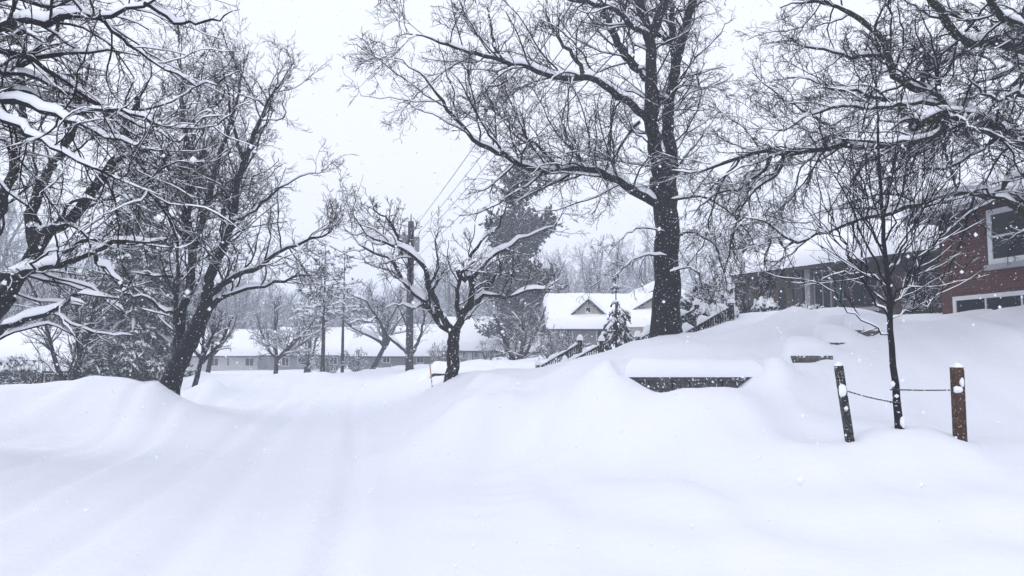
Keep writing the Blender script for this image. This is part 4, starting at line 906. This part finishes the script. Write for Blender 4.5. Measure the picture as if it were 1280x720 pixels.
# ------------------------------------------------------------------ grown trees of the middle distance
def base(px, py, Y, sink=0.0):
    p = at(px, py, Y); p[2] = min(p[2], gz(p[0], p[1]) + .05) - sink; return p
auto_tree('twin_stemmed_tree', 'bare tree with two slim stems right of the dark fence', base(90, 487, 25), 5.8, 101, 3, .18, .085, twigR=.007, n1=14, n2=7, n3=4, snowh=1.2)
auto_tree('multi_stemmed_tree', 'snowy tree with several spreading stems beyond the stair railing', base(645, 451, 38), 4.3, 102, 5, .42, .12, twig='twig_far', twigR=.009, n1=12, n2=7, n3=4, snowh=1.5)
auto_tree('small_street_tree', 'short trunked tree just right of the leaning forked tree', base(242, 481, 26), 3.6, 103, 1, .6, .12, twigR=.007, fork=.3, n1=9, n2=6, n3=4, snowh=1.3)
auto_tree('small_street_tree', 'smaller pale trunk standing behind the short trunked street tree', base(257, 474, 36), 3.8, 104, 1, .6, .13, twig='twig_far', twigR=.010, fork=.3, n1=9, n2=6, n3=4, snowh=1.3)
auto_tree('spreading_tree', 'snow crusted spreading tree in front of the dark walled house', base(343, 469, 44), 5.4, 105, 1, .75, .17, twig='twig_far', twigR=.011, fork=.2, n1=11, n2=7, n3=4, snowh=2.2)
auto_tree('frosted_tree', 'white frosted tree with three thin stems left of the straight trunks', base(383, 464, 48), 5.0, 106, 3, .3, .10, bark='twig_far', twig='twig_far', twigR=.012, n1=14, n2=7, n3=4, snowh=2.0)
build_tree('bent_tree', 'small tree whose crooked limb reaches left of the utility pole',
    ([(514, 468), (513, 458), (512, 448), (512, 440)], 43.2, 43.2, .20, .17),
    [([(512, 444), (500, 432), (484, 420), (476, 405), (468, 392), (456, 376), (440, 369)], 43.2, 42.0, .13, .04),
     ([(513, 445), (522, 430), (528, 410), (530, 392), (524, 375)], 43.2, 44.2, .11, .04),
     ([(512, 442), (514, 420), (505, 400), (498, 380)], 43.2, 44.5, .10, .04),
     ([(470, 396), (462, 402), (450, 400), (436, 404)], 42.3, 41.5, .06, .03)],
    83, bark='bark', twigR=.010, dens=.8, L1=(.6, 2.2), L2=(.4, 1.2), L3=(.3, .7), levels=3, n=(2.2, 5, 4), snowh=1.8, up1=.3, zig=.2)
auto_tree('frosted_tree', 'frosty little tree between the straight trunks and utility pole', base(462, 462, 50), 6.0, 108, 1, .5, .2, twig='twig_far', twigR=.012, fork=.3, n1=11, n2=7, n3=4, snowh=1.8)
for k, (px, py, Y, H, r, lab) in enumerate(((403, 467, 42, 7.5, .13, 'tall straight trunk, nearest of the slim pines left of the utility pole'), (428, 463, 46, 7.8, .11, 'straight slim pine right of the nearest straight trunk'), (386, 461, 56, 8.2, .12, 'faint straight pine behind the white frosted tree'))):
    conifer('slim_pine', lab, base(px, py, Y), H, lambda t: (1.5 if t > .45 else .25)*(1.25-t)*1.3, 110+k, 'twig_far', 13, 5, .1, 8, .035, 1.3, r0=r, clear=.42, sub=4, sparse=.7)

conifer('spruce_tree', 'tall dark spruce with snow heaped lower boughs behind the left trees', base(163, 480, 30), 9.9, lambda t: 2.8*(1-t)**.8+.1, 120, 'needle', 26, 8, .40, 20, .036, 1.0, r0=.2, sub=10)
conifer('pine_tree', 'tall flat topped white pine rising behind the crabapple', base(648, 448, 52), 13.4, lambda t: (1.6+2.4*(1-t)**.8)*(.75+.35*math.sin(t*23)), 121, 'needle_dark', 28, 7, -.05, 18, .055, .25, r0=.25, top_up=.5, clear=.12, sub=8)
conifer('small_spruce', 'small snowy spruce with drooping boughs beside the stair railings', base(771, 437, 24.5), 2.75, lambda t: (1.35*(1-t)**1.15+.05) if t < .55 else .36*(1-t)+.05, 122, 'needle', 10, 5, .9, 8, .028, 1.0, r0=.05, sparse=.72)
conifer('snow_capped_conifer', 'knee high conifer plastered white at the top of the stairs', base(906, 398, 20.5), 1.15, lambda t: .38*(1-t)+.04, 123, 'needle', 12, 7, .5, 10, .03, 2.2, r0=.03)
def bush(name, label, px, py, Y, rx, rz, seed, mat='needle', n=900, snow=1.0, cat='bush'):
    rg = np.random.default_rng(seed); b = base(px, py, Y); t = thing(name, label, cat, b)
    d = nrm(rg.normal(size=(n, 3))); d[:, 2] = np.abs(d[:, 2])*1.0; rad = rg.random(n)**.4
    S0 = b + d*rad[:, None]*np.array([rx, rx*.8, rz])*.75; P, R = grow(S0, d + rg.normal(size=(n, 3))*.4, np.full(n, .28)*rx**.5, np.full(n, .03), 4, .15, .02, .4, rg)
    st, Rs = grow(np.tile(b - np.array([0, 0, .1]), (14, 1)), nrm(rg.normal(size=(14, 3))*np.array([1, 1, .3]) + np.array([0, 0, 1.0])), np.full(14, rz*.9), np.full(14, .02), 5, .1, 0, .3, rg)
    npmesh('stems', *tubes(st, Rs, 5), M['bark'], t)
    fo = npmesh('foliage', *tubes(P, np.tile(np.array([.6, 1, .9, .6, .15]), (n, 1))*.035*rg.uniform(.7, 1.4, (n, 1)), 4), M[mat], t, smooth=False)
    top = P[:, 2, 2] > b[2] + rz*.45
    if snow > 0 and top.any():
        npmesh('snow', *snowcap(P[top], np.full((int(top.sum()), 5), .05), 6, 1.6*snow, seed, base=.02, hmax=.16), M['snow_soft'], fo)
    return t
bush('evergreen_bush', 'dark evergreen bush topped with a round snow cap beside the upper railing', 880, 398, 20.9, .55, .55, 130, n=800, snow=1.6)
bush('evergreen_shrub', 'tall dark evergreen shrub between the thick trunk and the bungalow', 885, 386, 25, 1.25, 1.7, 131, n=2600, snow=.5)
bush('evergreen_shrub', 'snow balled shrub in front of the arched doorway', 957, 392, 24, .5, .7, 132, n=700, snow=1.8)
bush('evergreen_shrub', 'low wide shrub under the porch post of the bungalow', 1008, 392, 23.6, .8, .35, 133, n=600, snow=.6)
bush('evergreen_bush', 'wide dark bush heaped with snow at the far left edge', 14, 484, 29, 1.2, 1.3, 134, 'needle_blue', 2400, 1.0)
def bare_bush(label, px, py, Y, H, seed, stems=16, spread=.6, twig='twig', tr=.006, snowh=1.4):
    return auto_tree('bare_bush', label, base(px, py, Y), H, seed, stems, spread, .018, twig, twig, tr, dens=.8, snowh=snowh, cat='bush', n1=6, n2=4, n3=3)
bare_bush('tangled bare bush at the left behind the fence panel', 52, 486, 29, 1.9, 140)
bare_bush('twiggy frosted bush left of the lower stair railing', 708, 446, 30, 1.5, 141, 22, .7, 'twig_far', .008)
bare_bush('twiggy bush under the garage wall beyond the stairs', 690, 446, 34, 1.7, 142, 20, .6, 'twig_far', .009)
bare_bush('bare shrub with reddish twigs above the upper railing', 905, 392, 21.8, 2.3, 143, 12, .3, 'twig_brown', .006)
bare_bush('leafless shrub against the stone wall of the bungalow', 940, 394, 24.5, 1.5, 144, 18, .55, 'twig', .007)
bare_bush('snow dusted bush right of the straight slim pines', 447, 462, 48, 1.8, 145, 20, .7, 'twig_far', .012, 2.4)
bare_bush('snow dusted bush under the nearest straight trunk', 412, 466, 44, 1.5, 146, 20, .8, 'twig_far', .011, 2.4)
bare_bush('low bare shrub by the corner of the brick house', 1165, 392, 20.5, 1.1, 147, 14, .6, 'twig', .006)
bare_bush('frosted bush behind the crabapple trunk', 556, 458, 44, 1.9, 148, 18, .6, 'twig_far', .011, 2.0)
bare_bush('tiny bare shrub on the slope left of the multi-stemmed tree', 609, 451, 36, 1.3, 149, 8, .4, 'twig_far', .009)

# ------------------------------------------------------------------ far bare trees: three grown kinds, copied
def copy_tree(o, parent=None):
    c = o.copy(); COL.objects.link(c); c.parent = parent
    for ch in [k for k in bpy.data.objects if k.parent == o]: copy_tree(ch, c)
    return c
GLAB = 'hazy bare tree in the wooded backdrop behind the houses'; GG = 'bare trees in the haze behind the houses'
protos = []
for k in range(4):
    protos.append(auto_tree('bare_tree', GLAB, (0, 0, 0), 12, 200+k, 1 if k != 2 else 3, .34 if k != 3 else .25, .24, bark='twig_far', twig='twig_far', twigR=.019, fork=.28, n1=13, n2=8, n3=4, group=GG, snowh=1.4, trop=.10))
kids = {o: [c for c in bpy.data.objects if c.parent == o] for o in protos}
kids2 = {c: [g_ for g_ in bpy.data.objects if g_.parent == c] for o in protos for c in kids[o]}
def place(proto, x, y, s, rz, first=False):
    if first: o = proto
    else:
        o = proto.copy(); COL.objects.link(o)
        for c in kids[proto]:
            d = c.copy(); COL.objects.link(d); d.parent = o
            for g_ in kids2[c]: e = g_.copy(); COL.objects.link(e); e.parent = d
    o.location = (x, y, gz(x, y)-.1); o.rotation_euler.z = rz; o.scale = (s, s, s); return o
rf = random.Random(5); cnt = 0; used = set()
spots = []
rows = ((-60, 120, 46, 7, .62, 'behind the left bungalow'), (60, 330, 60, 14, .66, 'behind the tall spruce and forked tree'), (200, 480, 74, 20, .70, 'behind the dark walled house'), (430, 600, 80, 12, .70, 'behind the utility pole'),
        (560, 700, 66, 6, .75, 'around the tall white pine'), (520, 720, 88, 9, .9, 'beyond the long low house'), (690, 820, 96, 6, 1.35, 'above the gabled house roof'),
        (700, 1280, 62, 12, .95, 'behind the brown bungalow'), (860, 1280, 84, 9, 1.2, 'far beyond the brown bungalow'), (-60, 560, 110, 24, .80, 'in the pale woods across the left'), (-200, 500, 150, 16, 1.1, 'in the faintest woods at the left'),
        (-60, 200, 60, 7, 1.0, 'above the snowy roof at far left'), (500, 900, 140, 10, 1.3, 'in the faintest woods at the centre'), (1280, 1500, 50, 3, .9, 'beyond the brick house'), (-300, -60, 50, 5, .9, 'past the left edge'))
for (pa, pb2, Y, n, s, lab) in rows:
    for k in range(n):
        px = pa + (pb2-pa)*(k+rf.uniform(.1, .9))/n; YY = Y*rf.uniform(.88, 1.12); m_ = 1.55 if Y >= 60 else 1.15; YY *= m_; spots.append(((px-640)/FPX*YY, YY, s*m_*rf.uniform(.8, 1.2), lab))
for i, (x, y, s, lab) in enumerate(spots):
    k = i % 4; o = place(protos[k], x, y, s, rf.uniform(0, 6.28), k not in used); used.add(k)
    o['label'] = 'hazy bare backdrop tree ' + lab; o['group'] = 'bare trees ' + lab
# three far conifers showing dark in the haze
for k, (px, py, Y, H, lab) in enumerate(((395, 463, 70, 8, 'hazy conifer in the wooded backdrop behind the straight trunks'), (130, 470, 52, 8.5, 'hazy conifer between the left bungalow and the tall spruce'), (1240, 380, 55, 14, 'tall hazy conifer above the brick house roof'), (930, 390, 60, 11, 'hazy conifer behind the bungalow left roof end'))):
    conifer('far_conifer', lab, base(px, py, Y), H, lambda t: 2.0*(1-t)**.8+.15, 160+k, 'needle_dark', 20, 6, .3, 10, .09, .8, r0=.18)

# ------------------------------------------------------------------ falling snow
rg = np.random.default_rng(99); n = 88000
Yf = np.concatenate([rg.uniform(2.0, 26, 66000), rg.uniform(26, 50, n-66000-160), rg.uniform(.7, 2.0, 160)]); 
Yf[:66000] = 1.6 + 26*rg.random(66000)**(1/2.4)
Xf = rg.uniform(-1, 1, n)*(Yf*.85+.6); Zf = CAMZ + rg.uniform(-.42, .62, n)*(Yf+.5)
gzz = ground(Xf, Yf, False); k = (Zf > gzz + .15) & (Zf < 28); C = np.stack([Xf, Yf, Zf], 1)[k]; n = len(C)
r = np.clip(rg.lognormal(math.log(.0064), .47, n), .0025, .018); r[C[:, 1] < 3] *= .45
oc = np.array([[1,0,0],[0,1,0],[-1,0,0],[0,-1,0],[0,0,1],[0,0,-1]], float)
V = (C[:, None, :] + (oc[None]*rg.uniform(.7, 1.25, (n, 6, 1)))*r[:, None, None]).reshape(-1, 3)
of = np.array([[0,1,4],[1,2,4],[2,3,4],[3,0,4],[1,0,5],[2,1,5],[3,2,5],[0,3,5]]); F = (np.arange(n)[:, None, None]*6 + of[None]).reshape(-1, 3)
fl = npmesh('falling_snow', V, F, M['snow_soft']); tag(fl, 'loose white snowflakes drifting through the air', 'snowflakes', kind='stuff')
print('faces', sum(len(o.data.polygons) for o in bpy.data.objects if o.type == 'MESH'))
